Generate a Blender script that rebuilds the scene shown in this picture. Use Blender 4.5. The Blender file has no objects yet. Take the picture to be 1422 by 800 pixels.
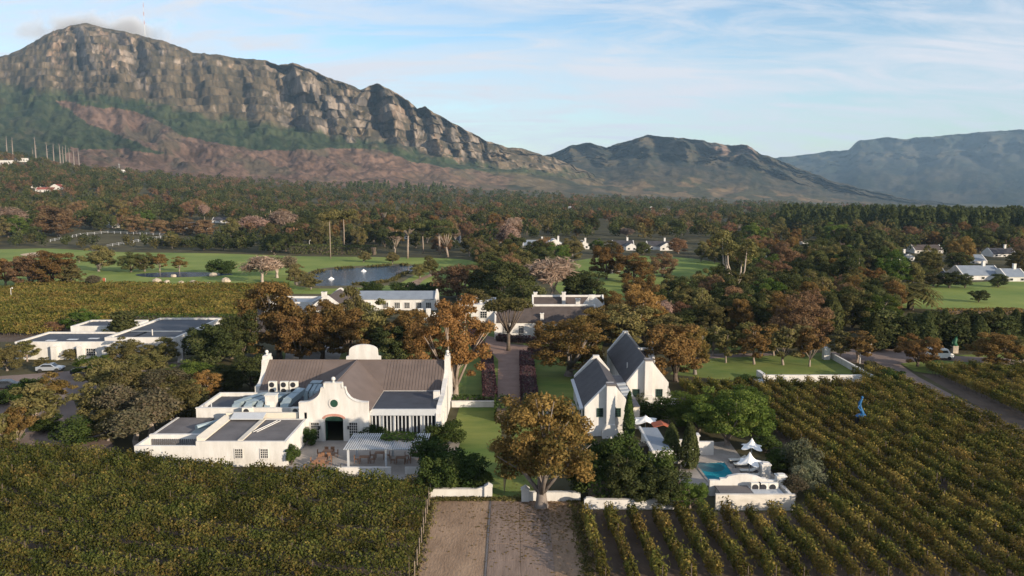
import bpy, math, random
import numpy as np
from mathutils import Vector, Matrix
R = math.radians
C = bpy.context.scene.collection
S = bpy.context.scene
random.seed(5)

# ------------------------------------------------------------------ camera, sky, sun, exposure
F, CH, HOR = 1095.0, 30.0, 268.0            # survey of the photograph: focal length (px), eye height (m), horizon row
PITCH = math.atan((400 - HOR) / F)
cam = bpy.data.cameras.new('camera'); camo = bpy.data.objects.new('camera', cam); C.objects.link(camo)
camo.location = (0, 0, CH); camo.rotation_euler = (math.pi / 2 - PITCH, 0, 0)
cam.sensor_width = 36; cam.lens = 36 * F / 1422; cam.clip_end = 40000; cam.clip_start = 0.5
S.camera = camo
SUN_EL, SUN_AZ = R(15), R(130)               # azimuth clockwise from +Y
sdir = Vector((math.sin(SUN_AZ) * math.cos(SUN_EL), math.cos(SUN_AZ) * math.cos(SUN_EL), math.sin(SUN_EL)))
sl = bpy.data.lights.new('sun', 'SUN'); sl.energy = 5.0; sl.angle = R(0.6); sl.color = (1.0, 0.84, 0.645)
so = bpy.data.objects.new('sun', sl); C.objects.link(so); so.rotation_euler = sdir.to_track_quat('Z', 'Y').to_euler()
so.location = (60, -60, 60)
W = bpy.data.worlds.new('World'); S.world = W; W.use_nodes = True
nt = W.node_tree; nt.nodes.clear()
def nn(t, ty, **k):
    n = t.nodes.new(ty)
    for a, b in k.items(): setattr(n, a, b)
    return n
wo = nn(nt, 'ShaderNodeOutputWorld'); bg = nn(nt, 'ShaderNodeBackground'); bg.inputs[1].default_value = 0.14
sky = nn(nt, 'ShaderNodeTexSky', sky_type='NISHITA', sun_disc=False, sun_elevation=SUN_EL, sun_rotation=SUN_AZ)
sky.air_density = 1.0; sky.dust_density = 0.6; sky.ozone_density = 1.2
tc = nn(nt, 'ShaderNodeTexCoord'); sp = nn(nt, 'ShaderNodeSeparateXYZ'); nt.links.new(tc.outputs['Generated'], sp.inputs[0])
za = nn(nt, 'ShaderNodeMath', operation='ADD'); za.inputs[1].default_value = 0.22
zm = nn(nt, 'ShaderNodeMath', operation='MAXIMUM'); zm.inputs[1].default_value = 0.02
nt.links.new(sp.outputs[2], zm.inputs[0]); nt.links.new(zm.outputs[0], za.inputs[0])
cx = nn(nt, 'ShaderNodeMath', operation='DIVIDE'); cy = nn(nt, 'ShaderNodeMath', operation='DIVIDE')
nt.links.new(sp.outputs[0], cx.inputs[0]); nt.links.new(za.outputs[0], cx.inputs[1])
nt.links.new(sp.outputs[1], cy.inputs[0]); nt.links.new(za.outputs[0], cy.inputs[1])
cb = nn(nt, 'ShaderNodeCombineXYZ'); nt.links.new(cx.outputs[0], cb.inputs[0]); nt.links.new(cy.outputs[0], cb.inputs[1])
mp = nn(nt, 'ShaderNodeMapping'); mp.inputs['Rotation'].default_value = (0, 0, R(-22)); mp.inputs['Scale'].default_value = (0.42, 1.0, 1); mp.inputs['Location'].default_value = (3.1, 1.4, 0)
nt.links.new(cb.outputs[0], mp.inputs[0])
n1 = nn(nt, 'ShaderNodeTexNoise'); n1.inputs['Scale'].default_value = 1.7; n1.inputs['Detail'].default_value = 12; n1.inputs['Roughness'].default_value = 0.63; n1.inputs['Distortion'].default_value = 0.9
nt.links.new(mp.outputs[0], n1.inputs[0])
cr = nn(nt, 'ShaderNodeValToRGB'); cr.color_ramp.elements[0].position = 0.40; cr.color_ramp.elements[1].position = 0.63
cr.color_ramp.elements[0].color = (0.0, 0.0, 0.0, 1); cr.color_ramp.elements[1].color = (0.9, 0.9, 0.9, 1)
nt.links.new(n1.outputs[0], cr.inputs[0])
mx = nn(nt, 'ShaderNodeMixRGB'); mx.inputs[2].default_value = (3.9, 3.9, 3.95, 1)
hsv = nn(nt, 'ShaderNodeHueSaturation'); hsv.inputs['Saturation'].default_value = 1.12; hsv.inputs['Value'].default_value = 0.9; nt.links.new(sky.outputs[0], hsv.inputs['Color'])
mp2 = nn(nt, 'ShaderNodeMapping'); mp2.inputs['Rotation'].default_value = (0, 0, R(-35)); mp2.inputs['Scale'].default_value = (1.1, 3.4, 1); nt.links.new(cb.outputs[0], mp2.inputs[0])
n2 = nn(nt, 'ShaderNodeTexNoise'); n2.inputs['Scale'].default_value = 1.6; n2.inputs['Detail'].default_value = 10; n2.inputs['Roughness'].default_value = 0.62; n2.inputs['Distortion'].default_value = 1.2; nt.links.new(mp2.outputs[0], n2.inputs[0])
cr2 = nn(nt, 'ShaderNodeValToRGB'); cr2.color_ramp.elements[0].position = 0.40; cr2.color_ramp.elements[1].position = 0.66; nt.links.new(n2.outputs[0], cr2.inputs[0])
mc = nn(nt, 'ShaderNodeMath', operation='MULTIPLY_ADD'); mc.inputs[1].default_value = 0.72; mw = nn(nt, 'ShaderNodeMath', operation='MULTIPLY'); mw.inputs[1].default_value = 0.6; nt.links.new(cr.outputs[0], mw.inputs[0]); nt.links.new(cr2.outputs[0], mc.inputs[0]); nt.links.new(mw.outputs[0], mc.inputs[2])
nt.links.new(mc.outputs[0], mx.inputs[0]); nt.links.new(hsv.outputs[0], mx.inputs[1]); tn = nn(nt, 'ShaderNodeMixRGB', blend_type='MULTIPLY'); tn.inputs[0].default_value = 1; tn.inputs[2].default_value = (0.95, 0.98, 1.05, 1); nt.links.new(mx.outputs[0], tn.inputs[1]); nt.links.new(tn.outputs[0], bg.inputs[0]); nt.links.new(bg.outputs[0], wo.inputs[0])
S.view_settings.view_transform = 'Standard'; S.view_settings.look = 'None'; S.view_settings.exposure = 0.66; S.view_settings.gamma = 1
cy_ = S.cycles; cy_.max_bounces = 4; cy_.diffuse_bounces = 2; cy_.glossy_bounces = 2; cy_.transmission_bounces = 2; cy_.volume_bounces = 0; cy_.transparent_max_bounces = 4
cy_.caustics_reflective = False; cy_.caustics_refractive = False
HAZE = 5.0e-5

# ------------------------------------------------------------------ helpers
def ray(px, py):
    u, v = (px - 711) / F, (400 - py) / F
    c, s = math.cos(PITCH), math.sin(PITCH)
    return u, c + v * s, -s + v * c
def G(px, py, z=0.0):
    d = ray(px, py); k = (z - CH) / d[2]
    return d[0] * k, d[1] * k
def atY(px, py, Y):                           # point on the sight line at depth Y
    d = ray(px, py); k = Y / d[1]
    return d[0] * k, Y, CH + d[2] * k
def proj(x, y, z):
    c, s = math.cos(PITCH), math.sin(PITCH); zz = z - CH
    dep = y * c - zz * s; up = y * s + zz * c
    return 711 + F * x / dep, 400 - F * up / dep
def tag(o, label=None, cat=None, group=None, kind=None):
    if label: o['label'] = label
    if cat: o['category'] = cat
    if group: o['group'] = group
    if kind: o['kind'] = kind
    return o
def thing(name, label, cat, loc=(0, 0, 0), rz=0, group=None, scale=None):
    o = bpy.data.objects.new(name, None); C.objects.link(o); o.location = loc; o.rotation_euler = (0, 0, rz)
    o.empty_display_size = 0.3
    if scale: o.scale = scale
    return tag(o, label, cat, group)
def put(name, me, parent=None, loc=(0, 0, 0), rz=0, scale=None):
    o = bpy.data.objects.new(name, me); C.objects.link(o); o.location = loc; o.rotation_euler = (0, 0, rz)
    if scale: o.scale = scale
    if parent: o.parent = parent
    return o
def fast_mesh(name, v, f4, mat, tint=None, smooth=False):      # v (n,3), f4 (m,k) equal-sized faces
    v = np.asarray(v, np.float32); f4 = np.asarray(f4, np.int32)
    me = bpy.data.meshes.new(name); k = f4.shape[1]
    me.vertices.add(len(v)); me.vertices.foreach_set('co', v.ravel())
    me.loops.add(f4.size); me.loops.foreach_set('vertex_index', f4.ravel())
    me.polygons.add(len(f4)); me.polygons.foreach_set('loop_start', np.arange(0, f4.size, k, dtype=np.int32))
    if smooth: me.polygons.foreach_set('use_smooth', np.ones(len(f4), bool))
    me.update(calc_edges=True)
    if tint is not None:
        a = me.attributes.new('tint', 'FLOAT', 'FACE'); a.data.foreach_set('value', np.asarray(tint, np.float32))
    for m in (mat if isinstance(mat, list) else [mat]): me.materials.append(m)
    return me
class MB:
    def __init__(s): s.v, s.f = [], []
    def poly(s, pts):
        n = len(s.v); s.v += [tuple(p) for p in pts]; s.f.append(tuple(range(n, n + len(pts)))); return s
    def box(s, x0, x1, y0, y1, z0, z1):
        n = len(s.v)
        s.v += [(x0, y0, z0), (x1, y0, z0), (x1, y1, z0), (x0, y1, z0), (x0, y0, z1), (x1, y0, z1), (x1, y1, z1), (x0, y1, z1)]
        s.f += [tuple(n + i for i in q) for q in ((0, 3, 2, 1), (4, 5, 6, 7), (0, 1, 5, 4), (1, 2, 6, 5), (2, 3, 7, 6), (3, 0, 4, 7))]; return s
    def prism(s, poly, a0, a1, axis='y'):     # poly in (x,z) extruded along y, or (y,z) along x, or (x,y) along z
        n, k = len(s.v), len(poly)
        g = {'y': lambda p, a: (p[0], a, p[1]), 'x': lambda p, a: (a, p[0], p[1]), 'z': lambda p, a: (p[0], p[1], a)}[axis]
        s.v += [g(p, a0) for p in poly] + [g(p, a1) for p in poly]
        s.f.append(tuple(n + i for i in range(k))); s.f.append(tuple(n + k + i for i in reversed(range(k))))
        s.f += [(n + i, n + k + i, n + k + (i + 1) % k, n + (i + 1) % k) for i in range(k)]; return s
    def tube(s, pts, rad, n=6, cap=True):
        pts = [Vector(p) for p in pts]; rad = rad if isinstance(rad, (list, tuple)) else [rad] * len(pts); rings = []
        for i, p in enumerate(pts):
            d = (pts[min(i + 1, len(pts) - 1)] - pts[max(i - 1, 0)]).normalized()
            a = d.cross(Vector((0, 1, 0)) if abs(d.y) < 0.9 else Vector((1, 0, 0))).normalized(); b = d.cross(a)
            rings.append(len(s.v)); s.v += [tuple(p + (a * math.cos(t) + b * math.sin(t)) * rad[i]) for t in (2 * math.pi * j / n for j in range(n))]
        for i in range(len(pts) - 1):
            a, b = rings[i], rings[i + 1]
            s.f += [(a + j, a + (j + 1) % n, b + (j + 1) % n, b + j) for j in range(n)]
        if cap: s.f.append(tuple(rings[0] + j for j in reversed(range(n)))); s.f.append(tuple(rings[-1] + j for j in range(n)))
        return s
    def lathe(s, prof, c=(0, 0, 0), n=12):
        st = len(s.v)
        for r, z in prof: s.v += [(c[0] + r * math.cos(2 * math.pi * j / n), c[1] + r * math.sin(2 * math.pi * j / n), c[2] + z) for j in range(n)]
        for i in range(len(prof) - 1):
            a, b = st + i * n, st + (i + 1) * n
            s.f += [(a + j, a + (j + 1) % n, b + (j + 1) % n, b + j) for j in range(n)]
        s.f.append(tuple(st + j for j in reversed(range(n)))); s.f.append(tuple(st + (len(prof) - 1) * n + j for j in range(n))); return s
    def ball(s, c, r, n=10, m=6, sq=1.0):
        return s.lathe([(max(r * math.sin(math.pi * i / m), 0.001), -r * sq * math.cos(math.pi * i / m)) for i in range(m + 1)], c, n)
    def mesh(s, name, mat, off=(0, 0, 0), smooth=False):
        me = bpy.data.meshes.new(name)
        me.from_pydata([(x - off[0], y - off[1], z - off[2]) for x, y, z in s.v], [], s.f); me.materials.append(mat)
        if smooth: me.polygons.foreach_set('use_smooth', [True] * len(me.polygons))
        me.update(); return me
    def build(s, name, mat, parent=None, smooth=False):   # coordinates are world ones; an unrotated parent's location is taken off
        off = tuple(parent.matrix_basis.translation) if parent else (0, 0, 0)
        p = parent
        while p and p.parent: p = p.parent; off = tuple(a + b for a, b in zip(off, p.matrix_basis.translation))
        return put(name, s.mesh(name, mat, off, smooth), parent)
# --- numpy value noise
def _h(i, j, k, seed):
    n = (i.astype(np.int64) * 374761393 + j.astype(np.int64) * 668265263 + k.astype(np.int64) * 2147483647 + seed * 974711) & 0x7fffffff
    n = ((n ^ (n >> 13)) * 1274126177) & 0x7fffffff
    return ((n ^ (n >> 16)) & 0xffff) / 65535.0
def vnoise(x, y, seed=0):
    x, y = np.broadcast_arrays(np.asarray(x, float), np.asarray(y, float))
    i, j = np.floor(x), np.floor(y); u, v = x - i, y - j; u = u * u * (3 - 2 * u); v = v * v * (3 - 2 * v); z = np.zeros_like(i)
    a, b, c, d = _h(i, j, z, seed), _h(i + 1, j, z, seed), _h(i, j + 1, z, seed), _h(i + 1, j + 1, z, seed)
    return (a * (1 - u) + b * u) * (1 - v) + (c * (1 - u) + d * u) * v
def fbm(x, y, seed=0, o=5, g=0.5):
    r, a, t = 0, 1.0, 0
    for k in range(o): r = r + a * vnoise(np.asarray(x) * 2 ** k + 17.3 * k, np.asarray(y) * 2 ** k + 9.1 * k, seed + k); t += a; a *= g
    return r / t
def sstep(a, b, x): t = np.clip((np.asarray(x, float) - a) / (b - a), 0, 1); return t * t * (3 - 2 * t)
def inpoly(px, py, poly):
    px, py = np.asarray(px, float), np.asarray(py, float); r = np.zeros(np.broadcast(px, py).shape, bool); n = len(poly)
    for i in range(n):
        (x0, y0), (x1, y1) = poly[i], poly[(i + 1) % n]
        if y0 == y1: continue
        r ^= ((y0 > py) != (y1 > py)) & (px < (x1 - x0) * (py - y0) / (y1 - y0) + x0)
    return r

# ------------------------------------------------------------------ materials
def mat(name, col, rough=0.8, metal=0.0, var=0.0, scale=1.0, col2=None, bump=0.0, bscale=None, spec=0.3, stretch=None):
    m = bpy.data.materials.new(name); m.use_nodes = True; t = m.node_tree; b = t.nodes['Principled BSDF']
    b.inputs['Roughness'].default_value = rough; b.inputs['Metallic'].default_value = metal; b.inputs['Specular IOR Level'].default_value = spec
    b.inputs['Base Color'].default_value = (*col, 1)
    if var or col2 or bump:
        tc = nn(t, 'ShaderNodeTexCoord'); vec = tc.outputs['Object']
        if stretch:
            mpn = nn(t, 'ShaderNodeMapping'); mpn.inputs['Scale'].default_value = stretch; t.links.new(vec, mpn.inputs[0]); vec = mpn.outputs[0]
        n = nn(t, 'ShaderNodeTexNoise'); n.inputs['Scale'].default_value = scale; n.inputs['Detail'].default_value = 6; n.inputs['Roughness'].default_value = 0.6
        t.links.new(vec, n.inputs[0])
        r = nn(t, 'ShaderNodeValToRGB'); r.color_ramp.elements[0].position = 0.32; r.color_ramp.elements[1].position = 0.68
        c2 = col2 or tuple(min(1, c * (1 + var)) for c in col); c1 = col if col2 else tuple(c * (1 - var) for c in col)
        r.color_ramp.elements[0].color = (*c1, 1); r.color_ramp.elements[1].color = (*c2, 1)
        t.links.new(n.outputs[0], r.inputs[0]); t.links.new(r.outputs[0], b.inputs['Base Color'])
        if bump:
            n2 = nn(t, 'ShaderNodeTexNoise'); n2.inputs['Scale'].default_value = bscale or scale * 6; n2.inputs['Detail'].default_value = 4; t.links.new(vec, n2.inputs[0])
            bp = nn(t, 'ShaderNodeBump'); bp.inputs['Strength'].default_value = bump; bp.inputs['Distance'].default_value = 0.1; t.links.new(n2.outputs[0], bp.inputs['Height']); t.links.new(bp.outputs[0], b.inputs['Normal'])
    return m
def leafmat(name, cols, trans=0.36, vary=0.35):
    m = bpy.data.materials.new(name); m.use_nodes = True; t = m.node_tree; t.nodes.remove(t.nodes['Principled BSDF'])
    a = nn(t, 'ShaderNodeAttribute', attribute_name='tint'); oi = nn(t, 'ShaderNodeObjectInfo')
    r = nn(t, 'ShaderNodeValToRGB'); el = r.color_ramp.elements
    while len(el) < len(cols): el.new(0.5)
    for i, c in enumerate(cols): el[i].position = i / (len(cols) - 1); el[i].color = (*c, 1)
    t.links.new(a.outputs['Fac'], r.inputs[0])
    mr = nn(t, 'ShaderNodeMapRange'); mr.inputs[3].default_value = 1 - vary; mr.inputs[4].default_value = 1 + vary; t.links.new(oi.outputs['Random'], mr.inputs[0])
    hs = nn(t, 'ShaderNodeHueSaturation'); t.links.new(r.outputs[0], hs.inputs['Color']); t.links.new(mr.outputs[0], hs.inputs['Value'])
    mh = nn(t, 'ShaderNodeMath', operation='MULTIPLY'); mh.inputs[1].default_value = 7.31; fr = nn(t, 'ShaderNodeMath', operation='FRACT'); t.links.new(oi.outputs['Random'], mh.inputs[0]); t.links.new(mh.outputs[0], fr.inputs[0])
    m2 = nn(t, 'ShaderNodeMapRange'); m2.inputs[3].default_value = 0.49; m2.inputs[4].default_value = 0.515; t.links.new(fr.outputs[0], m2.inputs[0]); t.links.new(m2.outputs[0], hs.inputs['Hue'])
    d = nn(t, 'ShaderNodeBsdfDiffuse'); tr = nn(t, 'ShaderNodeBsdfTranslucent'); ms = nn(t, 'ShaderNodeMixShader'); ms.inputs[0].default_value = trans
    t.links.new(hs.outputs[0], d.inputs[0]); t.links.new(hs.outputs[0], tr.inputs[0]); t.links.new(d.outputs[0], ms.inputs[1]); t.links.new(tr.outputs[0], ms.inputs[2])
    t.links.new(ms.outputs[0], t.nodes['Material Output'].inputs[0]); return m
M = dict(
    white=mat('limewash', (0.665, 0.65, 0.625), 0.85, col2=(0.52, 0.50, 0.465), scale=0.9, bump=0.2, bscale=5, stretch=(1, 1, .3)),
    cream=mat('cream_plaster', (0.62, 0.57, 0.48), 0.85, var=0.1, scale=0.5),
    marble=mat('streaked_plaster', (0.66, 0.62, 0.56), 0.7, col2=(0.5, 0.46, 0.4), scale=0.7, stretch=(1.0, 1, 3.0)),
    roof=mat('ribbed_roof', (0.135, 0.104, 0.09), 0.6, var=0.14, scale=0.5),
    roofdark=mat('slate_roof', (0.05, 0.047, 0.052), 0.65, var=0.25, scale=0.7, bump=0.3, bscale=5),
    roofbrown=mat('thatch_brown_roof', (0.075, 0.06, 0.055), 0.8, var=0.2, scale=0.8, bump=0.3, bscale=6),
    roofblue=mat('blue_grey_roof', (0.20, 0.23, 0.27), 0.5, var=0.12, scale=0.5),
    roofpale=mat('pale_sheet_roof', (0.55, 0.57, 0.6), 0.5, var=0.08, scale=0.4),
    roofred=mat('red_tile_roof', (0.27, 0.085, 0.06), 0.7, var=0.2, scale=0.8),
    felt=mat('roof_felt', (0.13, 0.12, 0.12), 0.75, var=0.22, scale=0.45),
    feltdark=mat('dark_roof_felt', (0.05, 0.055, 0.068), 0.6, var=0.25, scale=0.4),
    feltgreen=mat('green_grey_sheet', (0.17, 0.2, 0.2), 0.6, var=0.15, scale=0.5),
    duct=mat('galvanised_duct', (0.30, 0.37, 0.40), 0.5, metal=0.4, var=0.12, scale=1.5),
    unit=mat('painted_unit', (0.66, 0.64, 0.58), 0.5, var=0.06, scale=2),
    dark=mat('dark_opening', (0.015, 0.017, 0.018), 0.4),
    glass=mat('window_glass', (0.02, 0.024, 0.028), 0.08, spec=0.6),
    greenpaint=mat('dark_green_paint', (0.02, 0.06, 0.04), 0.4),
    brick=mat('pink_brick', (0.42, 0.22, 0.17), 0.8, var=0.15, scale=3),
    wood=mat('teak', (0.23, 0.125, 0.075), 0.6, var=0.2, scale=3),
    bark=mat('bark', (0.11, 0.085, 0.065), 0.9, var=0.3, scale=2.5, bump=0.5, bscale=9),
    barkpale=mat('pale_bark', (0.27, 0.215, 0.175), 0.85, var=0.25, scale=1.5),
    barkwhite=mat('white_bark', (0.36, 0.3, 0.25), 0.85, var=0.2, scale=1.5),
    barkgrey=mat('grey_bark', (0.2, 0.17, 0.15), 0.9, var=0.25, scale=2),
    pergola=mat('grey_white_paint', (0.47, 0.49, 0.51), 0.5, var=0.05, scale=2),
    steel=mat('dark_steel', (0.05, 0.05, 0.055), 0.4, metal=0.5),
    canvas=mat('white_canvas', (0.8, 0.8, 0.78), 0.8),
    canvasred=mat('rust_canvas', (0.36, 0.10, 0.05), 0.8, var=0.12, scale=2),
    canvastan=mat('tan_canvas', (0.36, 0.22, 0.12), 0.8),
    tyre=mat('tyre_rubber', (0.02, 0.02, 0.02), 0.8),
    carwhite=mat('white_car_paint', (0.75, 0.75, 0.74), 0.25, spec=0.5),
    carsilver=mat('silver_car_paint', (0.42, 0.46, 0.5), 0.3, metal=0.5),
    cardark=mat('dark_car_paint', (0.03, 0.035, 0.045), 0.25, spec=0.5),
    statueblue=mat('blue_statue_paint', (0.015, 0.105, 0.26), 0.5, var=.35, scale=3), statuegreen=mat('green_statue_paint', (0.015, 0.085, 0.042), 0.55),
    stone=mat('garden_stone', (0.4, 0.34, 0.27), 0.9, var=0.25, scale=1.2, bump=0.4),
    lake=mat('lake_water', (0.018, 0.05, 0.10), 0.14, bump=0.45, bscale=0.9, var=0.1, scale=0.05, spec=0.3),
    pool=mat('pool_water', (0.02, 0.25, 0.33), 0.1, bump=0.08, bscale=2.0, var=0.06, scale=1.0, spec=0.5),
    spray=mat('water_spray', (0.85, 0.87, 0.9), 0.9),
    lawn=mat('mown_lawn', (0.07, 0.12, 0.018), 0.95, col2=(0.18, 0.2, 0.042), scale=0.22, bump=0.5, bscale=7, stretch=(.45, 1, 1)),  # turf colour streaked sideways: mowing bands that also imitate streaks of shadow
    lawngold=mat('fairway_turf', (0.105, 0.165, 0.024), 0.95, col2=(0.215, 0.25, 0.05), scale=0.045, bump=0.5, bscale=3),
    ground=mat('open_ground', (0.05, 0.048, 0.028), 0.95, col2=(0.085, 0.085, 0.04), scale=0.03),
    soil=mat('vineyard_soil', (0.07, 0.05, 0.037), 0.95, col2=(0.12, 0.086, 0.062), scale=0.3, bump=0.5, bscale=4),
    dirt=mat('packed_dirt', (0.19, 0.125, 0.08), 0.95, col2=(0.34, 0.235, 0.155), scale=0.42, bump=0.6, bscale=5, stretch=(1, .4, 1)),
    drive=mat('concrete_drive', (0.165, 0.118, 0.09), 0.9, col2=(0.26, 0.19, 0.148), scale=0.8, bump=0.3, bscale=6, stretch=(1.6, .25, 1)),
    road=mat('gravel_road', (0.17, 0.125, 0.105), 0.95, col2=(0.23, 0.175, 0.15), scale=0.2, bump=0.3),
    path=mat('brick_path', (0.21, 0.13, 0.10), 0.9, col2=(0.27, 0.18, 0.14), scale=0.5, bump=0.4, bscale=8),
    paving=mat('grey_paving', (0.27, 0.245, 0.22), 0.85, col2=(0.36, 0.325, 0.29), scale=0.6, bump=0.2, bscale=5),
    sand=mat('bunker_sand', (0.5, 0.38, 0.25), 0.95, var=0.1, scale=0.4),
)
L = dict(
    oak=leafmat('autumn_oak_leaves', [(0.085, 0.08, 0.028), (0.15, 0.108, 0.037), (0.22, 0.14, 0.047), (0.3, 0.195, 0.07)], vary=.15),
    brown=leafmat('brown_oak_leaves', [(0.09, 0.072, 0.028), (0.155, 0.098, 0.037), (0.215, 0.13, 0.048), (0.2, 0.147, 0.054)], vary=.22),
    gold=leafmat('golden_leaves', [(0.155, 0.10, 0.033), (0.28, 0.157, 0.052), (0.38, 0.22, 0.082), (0.28, 0.187, 0.064)], vary=.15),
    green=leafmat('dark_green_leaves', [(0.036, 0.043, 0.017), (0.06, 0.07, 0.026), (0.09, 0.10, 0.037), (0.125, 0.125, 0.05)]),
    fresh=leafmat('fresh_green_leaves', [(0.05, 0.085, 0.018), (0.075, 0.115, 0.025), (0.11, 0.15, 0.035), (0.15, 0.17, 0.045)]),
    olive=leafmat('olive_leaves', [(0.08, 0.078, 0.03), (0.12, 0.11, 0.042), (0.17, 0.148, 0.058), (0.2, 0.16, 0.068)]),
    russet=leafmat('russet_leaves', [(0.13, 0.083, 0.05), (0.185, 0.11, 0.064), (0.245, 0.147, 0.083), (0.21, 0.15, 0.082)], vary=.2),
    pink=leafmat('bare_twigs', [(0.20, 0.125, 0.095), (0.27, 0.18, 0.14), (0.33, 0.23, 0.18), (0.28, 0.22, 0.18)], 0.1, 0.2),
    brush=leafmat('feathery_leaves', [(0.10, 0.095, 0.055), (0.145, 0.13, 0.075), (0.19, 0.165, 0.10), (0.17, 0.125, 0.08)]),
    silver=leafmat('silver_leaves', [(0.085, 0.095, 0.05), (0.125, 0.135, 0.075), (0.175, 0.18, 0.115), (0.14, 0.125, 0.07)]),
    vine=leafmat('vine_leaves', [(0.06, 0.07, 0.018), (0.11, 0.112, 0.028), (0.175, 0.145, 0.039), (0.27, 0.19, 0.055)], 0.3, 0.3),
    vinedark=leafmat('dark_vine_leaves', [(0.045, 0.056, 0.015), (0.078, 0.086, 0.023), (0.115, 0.105, 0.03), (0.19, 0.135, 0.042)], 0.3, 0.35),
    vinegold=leafmat('yellow_vine_leaves', [(0.10, 0.098, 0.027), (0.165, 0.135, 0.037), (0.225, 0.162, 0.048), (0.28, 0.195, 0.062)], 0.3, 0.3),
    hedge=leafmat('hedge_leaves', [(0.025, 0.042, 0.012), (0.04, 0.062, 0.018), (0.055, 0.08, 0.022), (0.075, 0.095, 0.03)], 0.2, 0.2),
    purple=leafmat('purple_hedge_leaves', [(0.055, 0.035, 0.035), (0.08, 0.045, 0.05), (0.11, 0.06, 0.065), (0.14, 0.075, 0.075)], 0.2, 0.2),
    flower=leafmat('white_blossom', [(0.5, 0.46, 0.36), (0.6, 0.56, 0.45), (0.7, 0.66, 0.55), (0.6, 0.5, 0.4)], 0.2, 0.1),
)

# ------------------------------------------------------------------ terrain: one ground sheet rising to the foot of the hills
PXK = [-420, -200, 0, 150, 300, 500, 700, 900, 1200, 1500, 1900]
YFK = [200, 205, 212, 234, 250, 260, 265, 273, 284, 291, 292]
RFK = [1250, 1300, 1350, 1420, 1500, 1750, 2300, 2600, 3200, 3800, 4000]
def foot(px):
    return np.interp(px, PXK, YFK), np.interp(px, PXK, RFK)
def terr(x, y):
    x = np.asarray(x, float); y = np.asarray(y, float); a = np.arctan2(x, y)
    px = 711 + F * np.tan(np.clip(a, -0.80, 0.80)); fade = 1 - sstep(0.85, 1.7, np.abs(a))
    yf, rf = foot(px); zf = CH + (HOR - yf) / F * rf
    r = np.hypot(x, y) * np.where(np.abs(a) < 0.8, np.cos(a), 0.7); t = np.clip((r - 430) / (rf - 430), 0, 1.0)
    return np.where(zf > 0, zf, zf) * (t ** 1.35) * fade * (t > 0)
def Gt(px, py):                               # where the sight line of a photo pixel meets the terrain
    d = ray(px, py)
    if d[2] < -1e-4:
        k = -CH / d[2]
        if math.hypot(d[0] * k, d[1] * k) < 430: return d[0] * k, d[1] * k, 0.0
    k = 250.0
    while k < 6000:
        x, y, z = d[0] * k, d[1] * k, CH + d[2] * k
        if z <= float(terr(x, y)): return x, y, float(terr(x, y))
        k *= 1.01
    return None
def vcol_mat(name, attr='albedo', nscale=0.02, namt=0.35, bump=0.0, bscale=0.03):
    m = bpy.data.materials.new(name); m.use_nodes = True; t = m.node_tree; b = t.nodes['Principled BSDF']; b.inputs['Roughness'].default_value = 0.95; b.inputs['Specular IOR Level'].default_value = 0.1
    a = nn(t, 'ShaderNodeAttribute', attribute_name=attr); tc = nn(t, 'ShaderNodeTexCoord')
    n = nn(t, 'ShaderNodeTexNoise'); n.inputs['Scale'].default_value = nscale; n.inputs['Detail'].default_value = 8; n.inputs['Roughness'].default_value = 0.68; t.links.new(tc.outputs['Object'], n.inputs[0])
    mr = nn(t, 'ShaderNodeMapRange'); mr.inputs[1].default_value = 0.3; mr.inputs[2].default_value = 0.7; mr.inputs[3].default_value = 1 - namt; mr.inputs[4].default_value = 1 + namt; t.links.new(n.outputs[0], mr.inputs[0])
    v = nn(t, 'ShaderNodeVectorMath', operation='SCALE'); t.links.new(a.outputs['Color'], v.inputs[0]); t.links.new(mr.outputs[0], v.inputs['Scale']); t.links.new(v.outputs[0], b.inputs['Base Color'])
    if bump:
        n2 = nn(t, 'ShaderNodeTexNoise'); n2.inputs['Scale'].default_value = bscale; n2.inputs['Detail'].default_value = 8; n2.inputs['Roughness'].default_value = 0.7; t.links.new(tc.outputs['Object'], n2.inputs[0])
        bp = nn(t, 'ShaderNodeBump'); bp.inputs['Strength'].default_value = bump; bp.inputs['Distance'].default_value = 14; t.links.new(n2.outputs[0], bp.inputs['Height']); t.links.new(bp.outputs[0], b.inputs['Normal'])
    return m
def grid_mesh(name, X, Y, Z, mat, col=None, smooth=True, wrap=False):
    n, m = X.shape; idx = np.arange(n * m).reshape(n, m)
    a, b = idx[:-1, :-1], idx[1:, :-1]; c, d = idx[1:, 1:], idx[:-1, 1:]
    f = np.stack([a, b, c, d], -1).reshape(-1, 4)
    me = fast_mesh(name, np.stack([X, Y, Z], -1).reshape(-1, 3), f, mat, smooth=smooth)
    if col is not None:
        at = me.attributes.new('albedo', 'FLOAT_COLOR', 'POINT'); c4 = np.ones((n * m, 4), np.float32); c4[:, :3] = col.reshape(-1, 3); at.data.foreach_set('color', c4.ravel())
    return me
rr = np.concatenate([[0.5, 60, 150, 260, 360, 430], np.linspace(480, 1600, 60), np.linspace(1650, 4200, 40), [5000, 6500, 8500, 10500]])
aa = np.linspace(-math.pi, math.pi, 401)
Rg, Ag = np.meshgrid(rr, aa, indexing='ij'); Xg, Yg = Rg * np.sin(Ag), Rg * np.cos(Ag); Zg = terr(Xg, Yg)
gn = fbm(Xg / 90, Yg / 90, 3, 4); gc = np.array([0.05, 0.05, 0.026]) * (1 - gn[..., None]) + np.array([0.095, 0.082, 0.045]) * gn[..., None]
tag(put('ground', grid_mesh('ground', Xg, Yg, Zg, vcol_mat('ground_cover', nscale=0.05, namt=0.4), gc)), kind='structure')

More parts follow.
